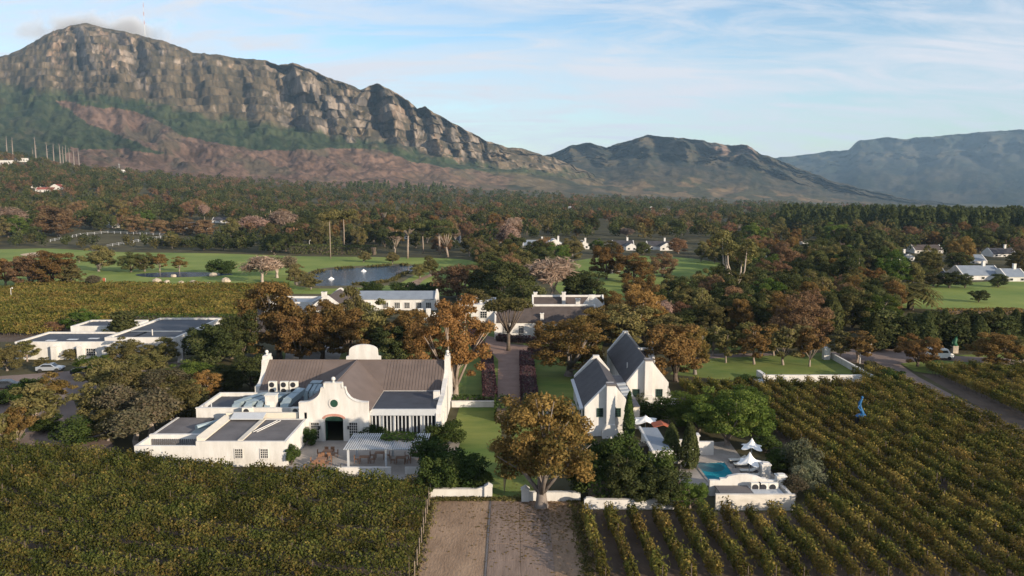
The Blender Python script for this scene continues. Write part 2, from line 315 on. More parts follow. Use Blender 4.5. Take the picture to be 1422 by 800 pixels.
RIDGE_A = [(-420, 150), (-200, 112), (-60, 88), (0, 82), (30, 77), (60, 62), (90, 45), (120, 34), (137, 31), (150, 35), (170, 41), (205, 47), (240, 56), (280, 72), (340, 80), (378, 83), (395, 90), (415, 87), (440, 97), (460, 107), (490, 117), (505, 124), (518, 118), (528, 116), (545, 124), (570, 140), (582, 151), (593, 147), (605, 156), (625, 168), (650, 182), (680, 197), (706, 206), (722, 205), (740, 211), (765, 218), (790, 228), (830, 245), (880, 268)]
RIDGE_B = [(640, 235), (700, 224), (745, 219), (762, 215), (790, 203), (812, 197), (840, 204), (870, 195), (897, 187), (920, 190), (960, 193), (1000, 201), (1033, 202), (1050, 213), (1072, 220), (1100, 231), (1150, 250), (1200, 264), (1260, 276), (1330, 284)]
RIDGE_C = [(980, 236), (1060, 220), (1112, 215), (1172, 207), (1180, 199), (1186, 195), (1225, 191), (1242, 194), (1300, 188), (1360, 183), (1422, 179), (1500, 174), (1700, 170), (2000, 190)]
GUL = dict(mountain=[(402, 9, 1.7, 0.5), (384, 5, 0.8, 0.6), (519, 11, 1.6, 0.45), (556, 6, 0.9, 0.5), (588, 8, 1.3, 0.45), (617, 7, 1.0, 0.45), (640, 6, 0.9, 0.4), (668, 9, 1.2, 0.3), (118, 6, 0.9, 0.6), (205, 6, 0.8, 0.6), (252, 6, 0.8, 0.55), (335, 7, 0.9, 0.5), (445, 5, 0.6, 0.5)],
    hills=[(905, 12, 1.0, 0.15), (868, 9, 0.7, 0.15), (957, 10, 0.8, 0.15), (1012, 9, 0.8, 0.15), (1046, 9, 0.6, 0.2), (800, 10, 0.9, 0.15), (838, 8, 0.6, 0.2), (760, 11, 0.9, 0.15)],
    far_hills=[(1216, 12, 0.7, 0.2), (1265, 16, 0.8, 0.2), (1330, 18, 0.9, 0.2), (1390, 15, 0.8, 0.2), (1150, 15, 0.7, 0.2)])
def mountain(name, ridge, Rr, prof, npx, ns, gul, terrace, colour, pxr, foots=None, seed=1, back=900, rough=0.014):
    gul_list = GUL[name]
    px = np.linspace(pxr[0], pxr[1], npx); yr = np.interp(px, *zip(*ridge)) + (fbm(px / 9.0, 0 * px, seed + 5, 4) - 0.5) * 3.2
    Dr = np.interp(px, *zip(*Rr)); yf, rf = foot(px)
    if foots is not None: yf, rf = np.interp(px, *zip(*foots[0])), np.interp(px, *zip(*foots[1]))
    v = (400 - yr) / F; c, s_ = math.cos(PITCH), math.sin(PITCH); zr = CH + Dr * (-s_ + v * c) / (c + v * s_)
    zf = CH + (HOR - yf) / F * rf - 6
    s = np.linspace(0, 1, ns); sb = np.linspace(0.06, 1, 14)
    PX, SS = np.meshgrid(px, s, indexing='ij')
    fr = np.interp(SS, *zip(*prof))
    fr = fr + (fbm(PX / 34.0, SS * 7, seed + 1, 5) - 0.5) * 0.13 * np.minimum(1, SS * 4) * (1 - sstep(0.85, 1, SS))
    D = rf[:, None] + (Dr - rf)[:, None] * SS
    slant = PX + (1 - SS) * 60 + (fbm(PX / 50.0, SS * 3, seed + 14, 3) - 0.5) * 40
    PW = PX + (fbm(PX / 22.0, SS * 11, seed + 90, 4) - .5) * 46; SW = SS + (fbm(PX / 26.0, SS * 9, seed + 91, 4) - .5) * .09 + PX * .00035
    b1 = np.abs(fbm(slant / 52.0, SS * 1.6, seed + 2, 3) - 0.5) * 2; b2 = np.abs(fbm(slant / 15.0, SS * 4.0, seed + 3, 3) - 0.5) * 2; b3 = fbm(PW / 13.0, SW * 34, seed + 15, 5) - 0.5
    if terrace: gul = gul * np.interp(PX, [-400, 70, 100, 205, 245, 370, 405, 680, 760], [.45, .5, .9, .75, .42, .5, 1.05, .95, .6])
    env = sstep(0.5, 0.74, SS) * (1 - sstep(0.94, 1.0, SS)) + 0.10
    D = D + gul * env * ((0.4 - b1) * 0.85 + (0.35 - b2) * 0.06 + b3 * 0.5 + (fbm(PW / 44.0, SW * 17, seed + 21, 5) - .5) * 1.5 + (fbm((PX + SS * 160) / 30.0, SS * 6, seed + 22, 4) - .5) * 1.2)
    for g0, w0, a0, lo in gul_list:
        wob = (fbm(SS * 5, 0 * SS + g0, seed + 6, 3) - 0.5) * 24 + (1 - SS) * 40
        D = D + gul * a0 * (.62 + .5 * fbm(SS * 9 + g0, 0 * SS, seed + 8, 3)) * np.exp(-((PX - g0 - wob) / (w0 * (1.6 - .6 * SS))) ** 2) * sstep(max(lo, .48), max(lo, .48) + 0.2, SS) * (1 - sstep(0.96, 1.0, SS))
    Z = zf[:, None] + (zr - zf)[:, None] * fr
    if terrace:                               # level rock strata: risers and ledges
        cl = sstep(0.5, 0.66, SS + (fbm(PX / 40.0, SS * 6, seed + 16, 3) - 0.5) * 0.2) * (1 - sstep(0.955, 1.0, SS))
        q = Z / terrace + 1.6 * fbm(PX / 160.0, SS * 1.5, seed + 9, 3) + 0.6 * (fbm(PW / 24.0, SW * 8, seed + 12, 5) - 0.5); ba = np.floor(q); w = q - ba
        Z = Z + (ba + sstep(0.22, 0.72, w) - q) * terrace * cl * (0.5 + 0.8 * fbm(PW / 25.0, SW * 10, seed + 18, 4))
    Z = Z + (fbm(PW / 11.0, SW * 40, seed + 7, 5) - 0.5) * (zr - zf)[:, None] * rough * np.minimum(1, SS * 6)
    tx = (PX - 711) / F
    Xf, Yf = D * tx, D
    PB, SB = np.meshgrid(px, sb, indexing='ij'); DB = Dr[:, None] + back * SB; ZB = zr[:, None] - (zr[:, None] + 40) * (0.25 * SB + 0.75 * SB ** 2)
    txb = (PB - 711) / F
    X = np.concatenate([Xf, (DB * txb)], 1); Y = np.concatenate([Yf, DB], 1); Zz = np.concatenate([Z, ZB], 1)
    col = colour(PX, SS, fr, Xf, Yf, Z)
    col = np.concatenate([col, np.repeat(col[:, -1:, :], 14, 1)], 1)
    return tag(put(name, grid_mesh(name, X, Y, Zz, vcol_mat(name + '_cover', nscale=0.025, namt=0.42, bump=0.55, bscale=0.035), col, smooth=False)), kind='structure')
def mixc(a, b, t): return a + (b - a) * t[..., None]
RED = [(92, 140), (150, 148), (200, 156), (236, 170), (262, 190), (330, 204), (400, 210), (470, 206), (525, 206), (562, 222), (640, 234), (712, 246), (700, 268), (400, 268), (290, 256), (200, 244), (100, 234), (106, 206), (170, 206), (236, 214), (186, 192), (130, 172)]
def nrm(X, Y, Z):
    a = np.stack([np.gradient(X, axis=0), np.gradient(Y, axis=0), np.gradient(Z, axis=0)], -1); b = np.stack([np.gradient(X, axis=1), np.gradient(Y, axis=1), np.gradient(Z, axis=1)], -1)
    n = np.cross(a, b); return np.abs(n[..., 2]) / (np.linalg.norm(n, axis=-1) + 1e-6)
def colA(PX, SS, fr, X, Y, Z):
    c_, s_ = math.cos(PITCH), math.sin(PITCH); zz = Z - CH; dep = Y * c_ - zz * s_; py = 400 - F * (Y * s_ + zz * c_) / dep
    n1, n2, n3 = fbm(PX / 40, SS * 9, 41), fbm(PX / 7, SS * 34, 42), fbm(PX / 16, SS * 5, 43)
    jx, jy = (fbm(PX / 14, SS * 22, 51, 4) - 0.5) * 34, (fbm(PX / 14, SS * 22, 52, 4) - 0.5) * 22
    scrub = mixc(np.array([0.052, 0.045, 0.03]), np.array([0.12, 0.093, 0.06]), sstep(0.3, 0.7, n2))
    steep = 1 - nrm(X, Y, Z)
    rk = mixc(np.array([0.10, 0.086, 0.073]), np.array([0.25, 0.205, 0.165]), sstep(0.3, 0.7, n2)); rk = mixc(rk, np.array([0.26, 0.165, 0.10]), sstep(0.52, 0.7, n3) * 0.5)
    band = fbm((PX + (fbm(PX / 20, Z / 40, 95, 4) - .5) * 60) / 34.0, Z / 17.0 + PX * .012 + (fbm(PX / 30, Z / 50, 96, 4) - .5) * 3, 46, 5); cover = np.interp(PX, [-400, 60, 95, 215, 260, 370, 420, 660, 720, 880], [.2, .22, .56, .5, .24, .32, .54, .48, .28, .2])
    c = mixc(scrub, rk, np.clip(sstep(0.36, 0.56, steep * .75 + (n2 - 0.5) * 0.4 + (band - .5) * 1.3 + (cover - .5) * 1.1), 0, 1) * sstep(0, 0.22, SS - np.interp(PX, [0, 100, 200, 260, 400], [.58, .62, .56, .52, .47]) + (n1 - 0.5) * 0.4))
    gt = np.interp(PX, [-400, 0, 120, 150, 250, 300, 400, 500, 600, 700, 800], [60, 100, 118, 122, 138, 150, 166, 184, 203, 222, 232])
    forest = mixc(np.array([0.022, 0.036, 0.018]), np.array([0.05, 0.062, 0.03]), sstep(0.3, 0.7, n2))
    c = mixc(c, forest, sstep(-4, 8, py + jy * 1.1 - gt - 9) * (1 - 0.6 * sstep(0.55, 0.75, n1) * (PX < 180)))
    red = mixc(np.array([0.085, 0.056, 0.041]), np.array([0.165, 0.105, 0.076]), sstep(0.3, 0.7, n2)); red = mixc(red, np.array([0.08, 0.068, 0.045]), sstep(0.5, 0.68, n1) * 0.75)
    ins = inpoly(PX + jx * 0.5, py + jy * 0.4, RED).astype(float)
    c = mixc(c, red, ins)
    low = mixc(np.array([0.04, 0.042, 0.025]), np.array([0.11, 0.085, 0.05]), sstep(0.35, 0.65, n1))
    c = mixc(c, low, (PX > 560) * sstep(0, 8, py - np.interp(PX, [560, 700, 800], [236, 236, 240])) * (1 - ins * 0.7))
    return c
def colB(PX, SS, fr, X, Y, Z):
    n1, n2 = fbm(PX / 30, SS * 8, 61), fbm(PX / 7, SS * 30, 62)
    c = mixc(np.array([0.024, 0.028, 0.019]), np.array([0.066, 0.056, 0.036]), sstep(0.35, 0.65, n1 * 0.5 + n2 * 0.5))
    steep = 1 - nrm(X, Y, Z)
    c = mixc(c, np.array([0.2, 0.14, 0.11]), sstep(0.78, 0.9, SS) * sstep(975, 1000, PX) * sstep(0.45, 0.6, n2 + 0.1) * (1 - sstep(1036, 1050, PX)))
    fld = mixc(np.array([0.16, 0.11, 0.058]), np.array([0.06, 0.056, 0.03]), sstep(0.42, 0.55, fbm(PX / 22 + SS * 6, SS * 16 - PX / 90, 63, 3)))
    c = mixc(c, fld, (1 - sstep(0.28, 0.4, SS + (n1 - 0.5) * 0.3)) * sstep(700, 800, PX) * 0.85)
    return c
def colC(PX, SS, fr, X, Y, Z):
    n1, n2 = fbm(PX / 40, SS * 7, 71), fbm(PX / 9, SS * 25, 72)
    return mixc(np.array([0.02, 0.026, 0.02]), np.array([0.055, 0.05, 0.036]), sstep(0.35, 0.65, n1 * 0.6 + n2 * 0.4))
mountain('mountain', RIDGE_A, [(-420, 2900), (0, 3050), (137, 3150), (400, 2900), (528, 2800), (640, 2900), (760, 3250), (880, 3500)],
         [(0, 0), (0.2, 0.08), (0.4, 0.20), (0.55, 0.345), (0.66, 0.48), (0.74, 0.6), (0.82, 0.74), (0.9, 0.89), (1, 1)], 1000, 300, 100, 30, colA, (-420, 880), None, 1)
mountain('hills', RIDGE_B, [(640, 4300), (900, 4300), (1330, 4000)], [(0, 0), (0.3, 0.2), (0.6, 0.52), (0.8, 0.74), (0.92, 0.93), (1, 1)], 460, 120, 200, 0, colB, (640, 1330),
         ([(640, 266), (900, 276), (1330, 292)], [(640, 2700), (900, 2700), (1330, 3300)]), 21, 900)
mountain('far_hills', RIDGE_C, [(980, 8200), (2000, 7600)], [(0, 0), (0.3, 0.2), (0.6, 0.48), (0.85, 0.8), (0.95, 0.97), (1, 1)], 360, 90, 300, 0, colC, (980, 1900),
         ([(980, 286), (1900, 293)], [(980, 4300), (1900, 4200)]), 31, 700)

# ------------------------------------------------------------------ ground sheets (each a few mm or cm above the one below)
def smooth_poly(pts, n=5):
    out = []; k = len(pts)
    for i in range(k):
        p0, p1, p2, p3 = (np.array(pts[(i + j - 1) % k], float) for j in range(4))
        for t in np.linspace(0, 1, n, endpoint=False):
            out.append(tuple(0.5 * ((2 * p1) + (-p0 + p2) * t + (2 * p0 - 5 * p1 + 4 * p2 - p3) * t * t + (-p0 + 3 * p1 - 3 * p2 + p3) * t ** 3)))
    return out
def sheet(name, pts, z, m, px=True, curve=False, jit=0.0):
    p = [G(*q) for q in pts] if px else list(pts)
    if curve: p = smooth_poly(p)
    if jit:
        q = []
        for i, a in enumerate(p):
            b = p[(i + 1) % len(p)]; n = max(1, int(math.dist(a, b) / (jit * 4)))
            q += [(a[0] + (b[0] - a[0]) * t / n + random.uniform(-jit, jit), a[1] + (b[1] - a[1]) * t / n + random.uniform(-jit, jit)) for t in range(n)]
        p = q
    mb = MB(); mb.poly([(x, y, z) for x, y in p])
    o = mb.build(name, m); tag(o, kind='structure')
    if sum(p[i][0] * p[(i + 1) % len(p)][1] - p[(i + 1) % len(p)][0] * p[i][1] for i in range(len(p))) < 0: o.data.flip_normals()
    return o
GOLF = [(-60, 347), (60, 345), (160, 350), (300, 352), (420, 356), (520, 357), (640, 360), (672, 372), (668, 400), (600, 412), (420, 408), (260, 412), (130, 408), (0, 402), (-60, 398)]
sheet('fairway', GOLF, 0.03, M['lawngold'], curve=True)
sheet('fairway', [(770, 372), (830, 358), (925, 356), (1010, 368), (1020, 395), (960, 418), (860, 424), (780, 410)], 0.03, M['lawngold'], curve=True)
sheet('fairway', [(1130, 402), (1240, 398), (1330, 393), (1480, 390), (1560, 420), (1480, 428), (1300, 430), (1160, 418)], 0.034, M['lawngold'], curve=True)
sheet('fairway', [(1025, 352), (1080, 344), (1150, 343), (1160, 349), (1100, 355), (1040, 358)], 0.034, M['lawngold'], curve=True)
sheet('bunker', [(28, 354), (46, 351), (68, 351), (74, 354), (50, 357)], 0.09, M['sand'], curve=True)
sheet('bunker', [(838, 377), (850, 375), (862, 377), (850, 380)], 0.09, M['sand'], curve=True)
sheet('lake', [(424, 391), (434, 382), (458, 375), (520, 371), (560, 369), (586, 373), (560, 382), (542, 391), (500, 396), (440, 397)], 0.075, M['lake'], curve=True)
sheet('pond', [(190, 381), (240, 378), (300, 379), (322, 382), (260, 385), (205, 385)], 0.075, M['lake'], curve=True)
sheet('lake_bank', [(408, 394), (424, 380), (454, 372), (520, 368.5), (562, 366.5), (597, 373), (572, 384), (552, 394), (505, 399.5), (436, 400.5)], 0.05, mat('reed_bank', (0.10, 0.085, 0.04), 0.95, var=0.3, scale=0.3), curve=True)
sheet('golf_path', [(552, 404), (575, 390), (600, 380), (615, 378), (590, 388), (575, 402)], 0.06, M['dirt'], curve=True)
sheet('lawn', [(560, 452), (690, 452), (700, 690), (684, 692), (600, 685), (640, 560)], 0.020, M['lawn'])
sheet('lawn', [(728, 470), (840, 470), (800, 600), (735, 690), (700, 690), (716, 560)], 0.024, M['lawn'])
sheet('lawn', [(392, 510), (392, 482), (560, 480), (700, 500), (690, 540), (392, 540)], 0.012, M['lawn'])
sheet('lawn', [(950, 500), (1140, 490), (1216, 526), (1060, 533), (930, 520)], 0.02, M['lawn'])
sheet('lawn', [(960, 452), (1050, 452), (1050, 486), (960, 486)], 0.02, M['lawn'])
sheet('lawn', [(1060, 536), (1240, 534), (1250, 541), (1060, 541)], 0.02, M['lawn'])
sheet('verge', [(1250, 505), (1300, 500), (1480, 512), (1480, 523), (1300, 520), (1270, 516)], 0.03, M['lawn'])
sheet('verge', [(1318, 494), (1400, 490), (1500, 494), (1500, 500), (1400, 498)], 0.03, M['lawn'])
sheet('road', [(930, 492), (1150, 490), (1190, 484), (1270, 486), (1330, 494), (1500, 500), (1500, 514), (1300, 504), (1250, 506), (1276, 524), (1420, 600), (1600, 700), (1500, 700), (1395, 612), (1262, 532), (1232, 510), (1195, 505), (1150, 497), (930, 499)], 0.016, M['road'])
sheet('soil', [(790, 708), (1110, 712), (1130, 690), (1045, 545), (1060, 540), (1262, 534), (1480, 640), (2000, 900), (800, 1000)], 0.006, M['soil'])
sheet('soil', [(1280, 520), (1500, 522), (2100, 800), (1700, 760)], 0.006, M['soil'])
sheet('soil', [(-300, 655), (170, 640), (390, 655), (600, 690), (577, 800), (560, 1000), (-300, 1000)], 0.006, M['soil'])
sheet('soil', [(-250, 402), (140, 412), (370, 412), (370, 470), (-250, 478)], 0.006, M['soil'])
sheet('dirt_yard', [(599, 690), (806, 697), (830, 800), (880, 1000), (560, 1000), (577, 800)], 0.012, M['dirt'], jit=0.12)
sheet('car_park', [(-200, 540), (-20, 524), (60, 518), (200, 507), (262, 500), (262, 507), (180, 520), (100, 556), (150, 600), (165, 640), (-200, 662)], 0.01, M['road'], jit=0.2)
sheet('path', [(676, 466), (692, 470), (705, 478), (760, 482), (820, 484), (820, 492), (722, 492), (726, 566), (690, 566), (692, 500), (672, 478)], 0.034, M['path'], curve=False)
sheet('terrace', [(410, 612), (640, 612), (620, 668), (385, 662)], 0.03, M['paving'])
sheet('terrace', [(400, 474), (480, 474), (470, 502), (395, 502)], 0.03, M['paving'])
# concrete strip of the drive, cut into slabs by recessed joints
sx0, sx1 = G(683, 693)[0], G(760, 700)[0]
strip = tag(thing('drive_strip', None, None, (0, 0, 0)), kind='structure')
Yd = 40.0; i = 0
while Yd < 74.6:
    for xa, xb in ((sx0, (sx0 + sx1) / 2 - .03), ((sx0 + sx1) / 2 + .02, sx1)):
        MB().box(xa, xb, Yd, min(Yd + 3.05, 74.6), 0.0, 0.034 + random.uniform(0, .008)).build('slab', M['drive'], strip)
    Yd += 3.1
for x in (sx0 - .12,):
    MB().box(x - .07, x + .07, 40, 74.8, 0, 0.05).build('kerb', M['felt'], strip)

ORD = 'first second third fourth fifth sixth seventh eighth ninth tenth eleventh twelfth thirteenth fourteenth fifteenth sixteenth seventeenth eighteenth nineteenth twentieth'.split()
ORD += ['twenty-' + o for o in ORD[:9]] + ['thirtieth'] + ['thirty-' + o for o in ORD[:9]] + ['fortieth'] + ['forty-' + o for o in ORD[:9]]
# ------------------------------------------------------------------ building helpers
def window(par, x, y, z, w, h, face='-y', cols=4, rows=6, shutter=None, fm=None):
    """sash window on a wall: frame and bars stand proud, the pane lies back; face is the wall's outward side"""
    fm = fm or M['white']; t = 0.07
    def bx(mb, a0, a1, d0, d1, z0, z1):
        if face == '-y': mb.box(x + a0, x + a1, y - d1, y - d0, z + z0, z + z1)
        elif face == '+x': mb.box(y + d0, y + d1, x + a0, x + a1, z + z0, z + z1)
        elif face == '-x': mb.box(y - d1, y - d0, x + a0, x + a1, z + z0, z + z1)
    f = MB()
    bx(f, -w / 2 - t, -w / 2, 0, .09, -t, h + t); bx(f, w / 2, w / 2 + t, 0, .09, -t, h + t); bx(f, -w / 2, w / 2, 0, .09, h, h + t); bx(f, -w / 2, w / 2, 0, .13, -t, 0)
    fr = f.build('window', fm, par)
    p = MB(); bx(p, -w / 2, w / 2, 0.002, .02, 0, h); p.build('pane', M['glass'], fr)
    if cols * rows > 1:
        b = MB()
        for i in range(1, cols): a = -w / 2 + w * i / cols; bx(b, a - .022, a + .022, .02, .055, 0, h)
        for j in range(1, rows): q = h * j / rows; bx(b, -w / 2, w / 2, .02, .05, q - .022, q + .022)
        b.build('glazing_bars', fm, fr)
    if shutter:
        for sgn in (-1, 1):
            s = MB(); a = sgn * (w / 2 + t + w * .26); bx(s, a - w * .25, a + w * .25, .0, .05, 0, h); s.build('shutter', shutter, fr)
    return fr
def ball_finial(par, x, y, z, r=.26):
    MB().lathe([(.16, 0), (.2, .06), (.1, .14), (.1, .2)], (x, y, z), 10).ball((x, y, z + .2 + r * .9), r, 10, 6).build('finial', M['white'], par, True)
def coping(par, x0, x1, y0, y1, z, m=None, h=.1, e=.06): MB().box(x0 - e, x1 + e, y0 - e, y1 + e, z, z + h).build('coping', m or M['white'], par)
def chimney(par, x, y, z0, z1, w=.8, d=.8):
    c = MB().box(x - w / 2, x + w / 2, y - d / 2, y + d / 2, z0, z1).box(x - w / 2 - .08, x + w / 2 + .08, y - d / 2 - .08, y + d / 2 + .08, z1, z1 + .15).build('chimney', M['white'], par)
    MB().box(x - w / 4, x + w / 4, y - d / 4, y + d / 4, z1 + .15, z1 + .2).build('flue', M['dark'], c); return c
def gable_house(name, label, x0, x1, y0, y1, eave, ridge, axis='x', wall='white', roof='roofdark', parapet=.3, group=None, windows=(), chims=(), over=.15, base=0.0, cat='house', door=None):
    """house with a pitched roof; axis is the ridge's direction; its two gable ends carry raised parapets"""
    t = thing(name, label, cat, ((x0 + x1) / 2, (y0 + y1) / 2, base), 0, group)
    z = base
    if axis == 'x':
        c = (y0 + y1) / 2; prof = [(y0, z), (y1, z), (y1, z + eave), (c, z + ridge), (y0, z + eave)]
        MB().prism(prof, x0 + .3, x1 - .3, 'x').build('wall', M[wall], t)
        a0, a1, ax, lo, hi = x0 + .36, x1 - .36, 'x', y0, y1
    else:
        c = (x0 + x1) / 2; prof = [(x0, z), (x1, z), (x1, z + eave), (c, z + ridge), (x0, z + eave)]
        MB().prism(prof, y0 + .3, y1 - .3, 'y').build('wall', M[wall], t)
        a0, a1, ax, lo, hi = y0 + .36, y1 - .36, 'y', x0, x1
    k = (ridge - eave) / (c - lo); th = .16
    for sg, e in ((-1, lo), (1, hi)):
        oe = e + sg * over; ze = z + eave - over * k + .02
        MB().prism([(oe, ze), (c, z + ridge + .02), (c, z + ridge + .02 + th), (oe, ze + th)], a0, a1, ax).build('roof', M[roof], t)
    pr = [(lo - .05, z), (hi + .05, z), (hi + .05, z + eave + parapet), (c + .3, z + ridge + parapet + .12), (c - .3, z + ridge + parapet + .12), (lo - .05, z + eave + parapet)]
    b0, b1 = (x0, x1) if axis == 'x' else (y0, y1)
    if parapet > 0:
        for p, q in ((b0, b0 + .35), (b1 - .35, b1)): MB().prism(pr, p, q, ax).build('gable', M[wall], t)
    for w in windows: window(t, *w)
    for cc in chims: chimney(t, *cc)
    return t
def flat_block(par, x0, x1, y0, y1, h, name='wall', wall='white', roof='felt', par_h=.35, th=.3, z=0.0):
    b = MB(); H_ = z + h
    b.box(x0, x1, y0, y0 + th, z, H_).box(x0, x1, y1 - th, y1, z, H_).box(x0, x0 + th, y0 + th, y1 - th, z, H_).box(x1 - th, x1, y0 + th, y1 - th, z, H_)
    w = b.build(name, M[wall], par)
    MB().box(x0 + th, x1 - th, y0 + th, y1 - th, H_ - par_h - .15, H_ - par_h).build('flat_roof', M[roof], par)
    return w

# ------------------------------------------------------------------ the main gabled restaurant
GX, GY = -21.6, 93.0
main = thing('manor_restaurant', 'long grey-roofed white building with curved front gable, round window and arched doorway', 'building', (GX, 104, 0))
XL, XR, YE, YR, YB, ZE, ZR = -34.2, -9.0, 103.6, 108.1, 112.6, 3.75, 6.65
MB().prism([(YE, 0), (YB, 0), (YB, ZE), (YR, ZR), (YE, ZE)], XL + .3, XR - .3, 'x').build('wall', M['white'], main)
k = (ZR - ZE) / (YR - YE)
def slope_part(name, a, b, c, d, m, th=.14):   # slab through four roof corners
    n = (Vector(b) - Vector(a)).cross(Vector(d) - Vector(a)).normalized(); n = n if n.z > 0 else -n
    q = [Vector(p) for p in (a, b, c, d)]; mb = MB(); mb.v = [tuple(p + n * .02) for p in q] + [tuple(p + n * (th + .02)) for p in q]
    mb.f = [(3, 2, 1, 0), (4, 5, 6, 7), (0, 1, 5, 4), (1, 2, 6, 5), (2, 3, 7, 6), (3, 0, 4, 7)]
    return mb.build(name, m, main)
rl = slope_part('roof', (XL + .36, YE - .25, ZE - .16), (GX - .1, YE - .25, ZE - .16), (GX - .1, YR, ZR), (XL + .36, YR, ZR), M['roof'])
r2 = slope_part('roof', (GX + .1, YE - .25, ZE - .16), (XR - .36, YE - .25, ZE - .16), (XR - .36, YR, ZR), (GX + .1, YR, ZR), M['roof'])
slope_part('roof', (XL + .36, YB + .25, ZE - .16), (XR - .36, YB + .25, ZE - .16), (XR - .36, YR, ZR), (XL + .36, YR, ZR), M['roof'])
def ribs(par, xs, y0, z0, y1, z1):
    mb = MB()
    for x in xs:
        mb.v += [(x - .035, y0, z0 + .17), (x + .035, y0, z0 + .17), (x + .035, y1, z1 + .17), (x - .035, y1, z1 + .17), (x, y0, z0 + .26), (x, y1, z1 + .26)]; n = len(mb.v) - 6
        mb.f += [(n, n + 4, n + 5, n + 3), (n + 4, n + 1, n + 2, n + 5)]
    tag(mb.build('roof_ribs', M['roof'], par), kind='stuff')
ribs(rl, np.arange(XL + .8, GX - 4.3, .42), YE - .25, ZE - .16, YR, ZR); ribs(r2, np.arange(GX + 4.4, XR - .4, .42), YE - .25, ZE - .16, YR, ZR)
MB().tube([(XL + .4, YR, ZR + .16), (XR - .4, YR, ZR + .16)], .11, 6).build('ridge_cap', M['roof'], main)
MB().box(GX + 4.3, XR - .3, YE - .42, YE - .27, ZE - .22, ZE - .05).build('gutter', M['white'], main); MB().box(XL + .3, GX - 4.3, YE - .42, YE - .27, ZE - .22, ZE - .05).build('gutter', M['white'], main)
# curved gables: profile in (u, z)
def holbol(hw, shoulder, n=9):
    pts = [(-hw, 0), (-hw, shoulder)]
    for i in range(n + 1):
        a = math.pi / 2 * i / n; pts.append((-hw + .35 + (hw - 1.85) * math.sin(a), shoulder + (6.45 - shoulder) * (1 - math.cos(a))))
    pts += [(-1.45, 6.62), (-1.08, 6.62), (-1.08, 7.18)]
    return pts + [(-u, z) for u, z in reversed(pts)]
prof = holbol(4.2, 4.78)
dw, dh = 1.12, 2.75
arch = [(dw * math.cos(a), dh + .38 * math.sin(a)) for a in np.linspace(0, math.pi, 9)]
outer = [(GX + u, z) for u, z in prof]
notch = [(GX + dw, 0)] + [(GX + u, z) for u, z in arch] + [(GX - dw, 0)]
MB().prism(outer[::-1][:-1][::-1][::-1] + [] if False else outer + [(GX + dw, 0)] + [(GX + u, z) for u, z in arch] + [(GX - dw, 0)], GY, GY + .55, 'y').build('front_gable', M['white'], main)
cop = MB()
for i in range(1, len(prof) - 2):
    (u0, z0), (u1, z1) = prof[i], prof[i + 1]
    cop.prism([(GX + u0, z0), (GX + u1, z1), (GX + u1, z1 + .1), (GX + u0, z0 + .1)] if abs(u1 - u0) > .02 else [(GX + u0 - .05, z0), (GX + u0 + .05, z0), (GX + u1 + .05, z1 + .1), (GX + u1 - .05, z1 + .1)], GY - .08, GY + .63, 'y')
cop.build('gable_moulding', M['white'], main)
ball_finial(main, GX, GY + .28, 7.26, .27)
MB().prism([(GX + 1.42 * math.cos(a), 2.83 + .62 * math.sin(a)) for a in np.linspace(0, math.pi, 10)] + [(GX + 1.14 * math.cos(a), 2.8 + .36 * math.sin(a)) for a in np.linspace(math.pi, 0, 10)], GY - .05, GY + .2, 'y').build('brick_arch', M['brick'], main)
ow = MB().prism([(GX + .1 + .68 * math.cos(a), 4.75 + .68 * math.sin(a)) for a in np.linspace(0, 2 * math.pi, 20, endpoint=False)], GY - .09, GY + .05, 'y').build('round_window', M['white'], main)
MB().prism([(GX + .1 + .47 * math.cos(a), 4.75 + .47 * math.sin(a)) for a in np.linspace(0, 2 * math.pi, 20, endpoint=False)], GY - .1, GY - .02, 'y').build('pane', M['greenpaint'], ow)
MB().box(GX - 1.1, GX + 1.1, GY + .3, GY + .36, 2.45, 3.12).build('fanlight', M['greenpaint'], main)
for sg in (-1, 1):
    d = MB().box(GX + sg * 1.1 - .05, GX + sg * 1.1 + .05, GY + .32, GY + 1.3, 0, 2.42).build('door', M['greenpaint'], main)
    MB().ball((GX + sg * 1.0, GY + 1.1, 1.1), .05, 6, 4).build('handle', M['steel'], d)
    MB().box(GX + sg * 1.35 - .18, GX + sg * 1.35 + .18, GY - .05, GY + .0, 0, 2.5).build('door_jamb', M['white'], main)
window(main, GX - 2.3, GY, .35, .95, 2.0); window(main, GX + 2.35, GY, .35, .95, 2.0)
for sg in (-1, 1):
    MB().box(GX + sg * 1.75 - .1, GX + sg * 1.75 + .1, GY - .2, GY - .02, 1.55, 1.95).build('wall_lamp', M['steel'], main)
# cross wing behind the front gable
for sg in (-1, 1):
    MB().box(GX + sg * 4.05 - .15, GX + sg * 4.05 + .15, GY + .5, YE, 0, ZE - .1).build('wall', M['white'], main)
    e = GX + sg * 4.35; kk = (ZR - ZE) / 4.2
    mb = MB(); a, b, c_, d_ = (e, GY + .5, ZE - .1), (GX, GY + .5, ZR), (GX, YR + .3, ZR), (e, YE - .2, ZE - .1)
    slope_part('roof', a, b, c_, d_, M['roof'], .2)
    MB().box(e - .09, e + .09, GY + .5, YE - .3, ZE - .28, ZE - .08).build('gutter', M['white'], main)
MB().tube([(GX, GY + .6, ZR + .22), (GX, YR, ZR + .22)], .1, 6).build('ridge_cap', M['roof'], main)
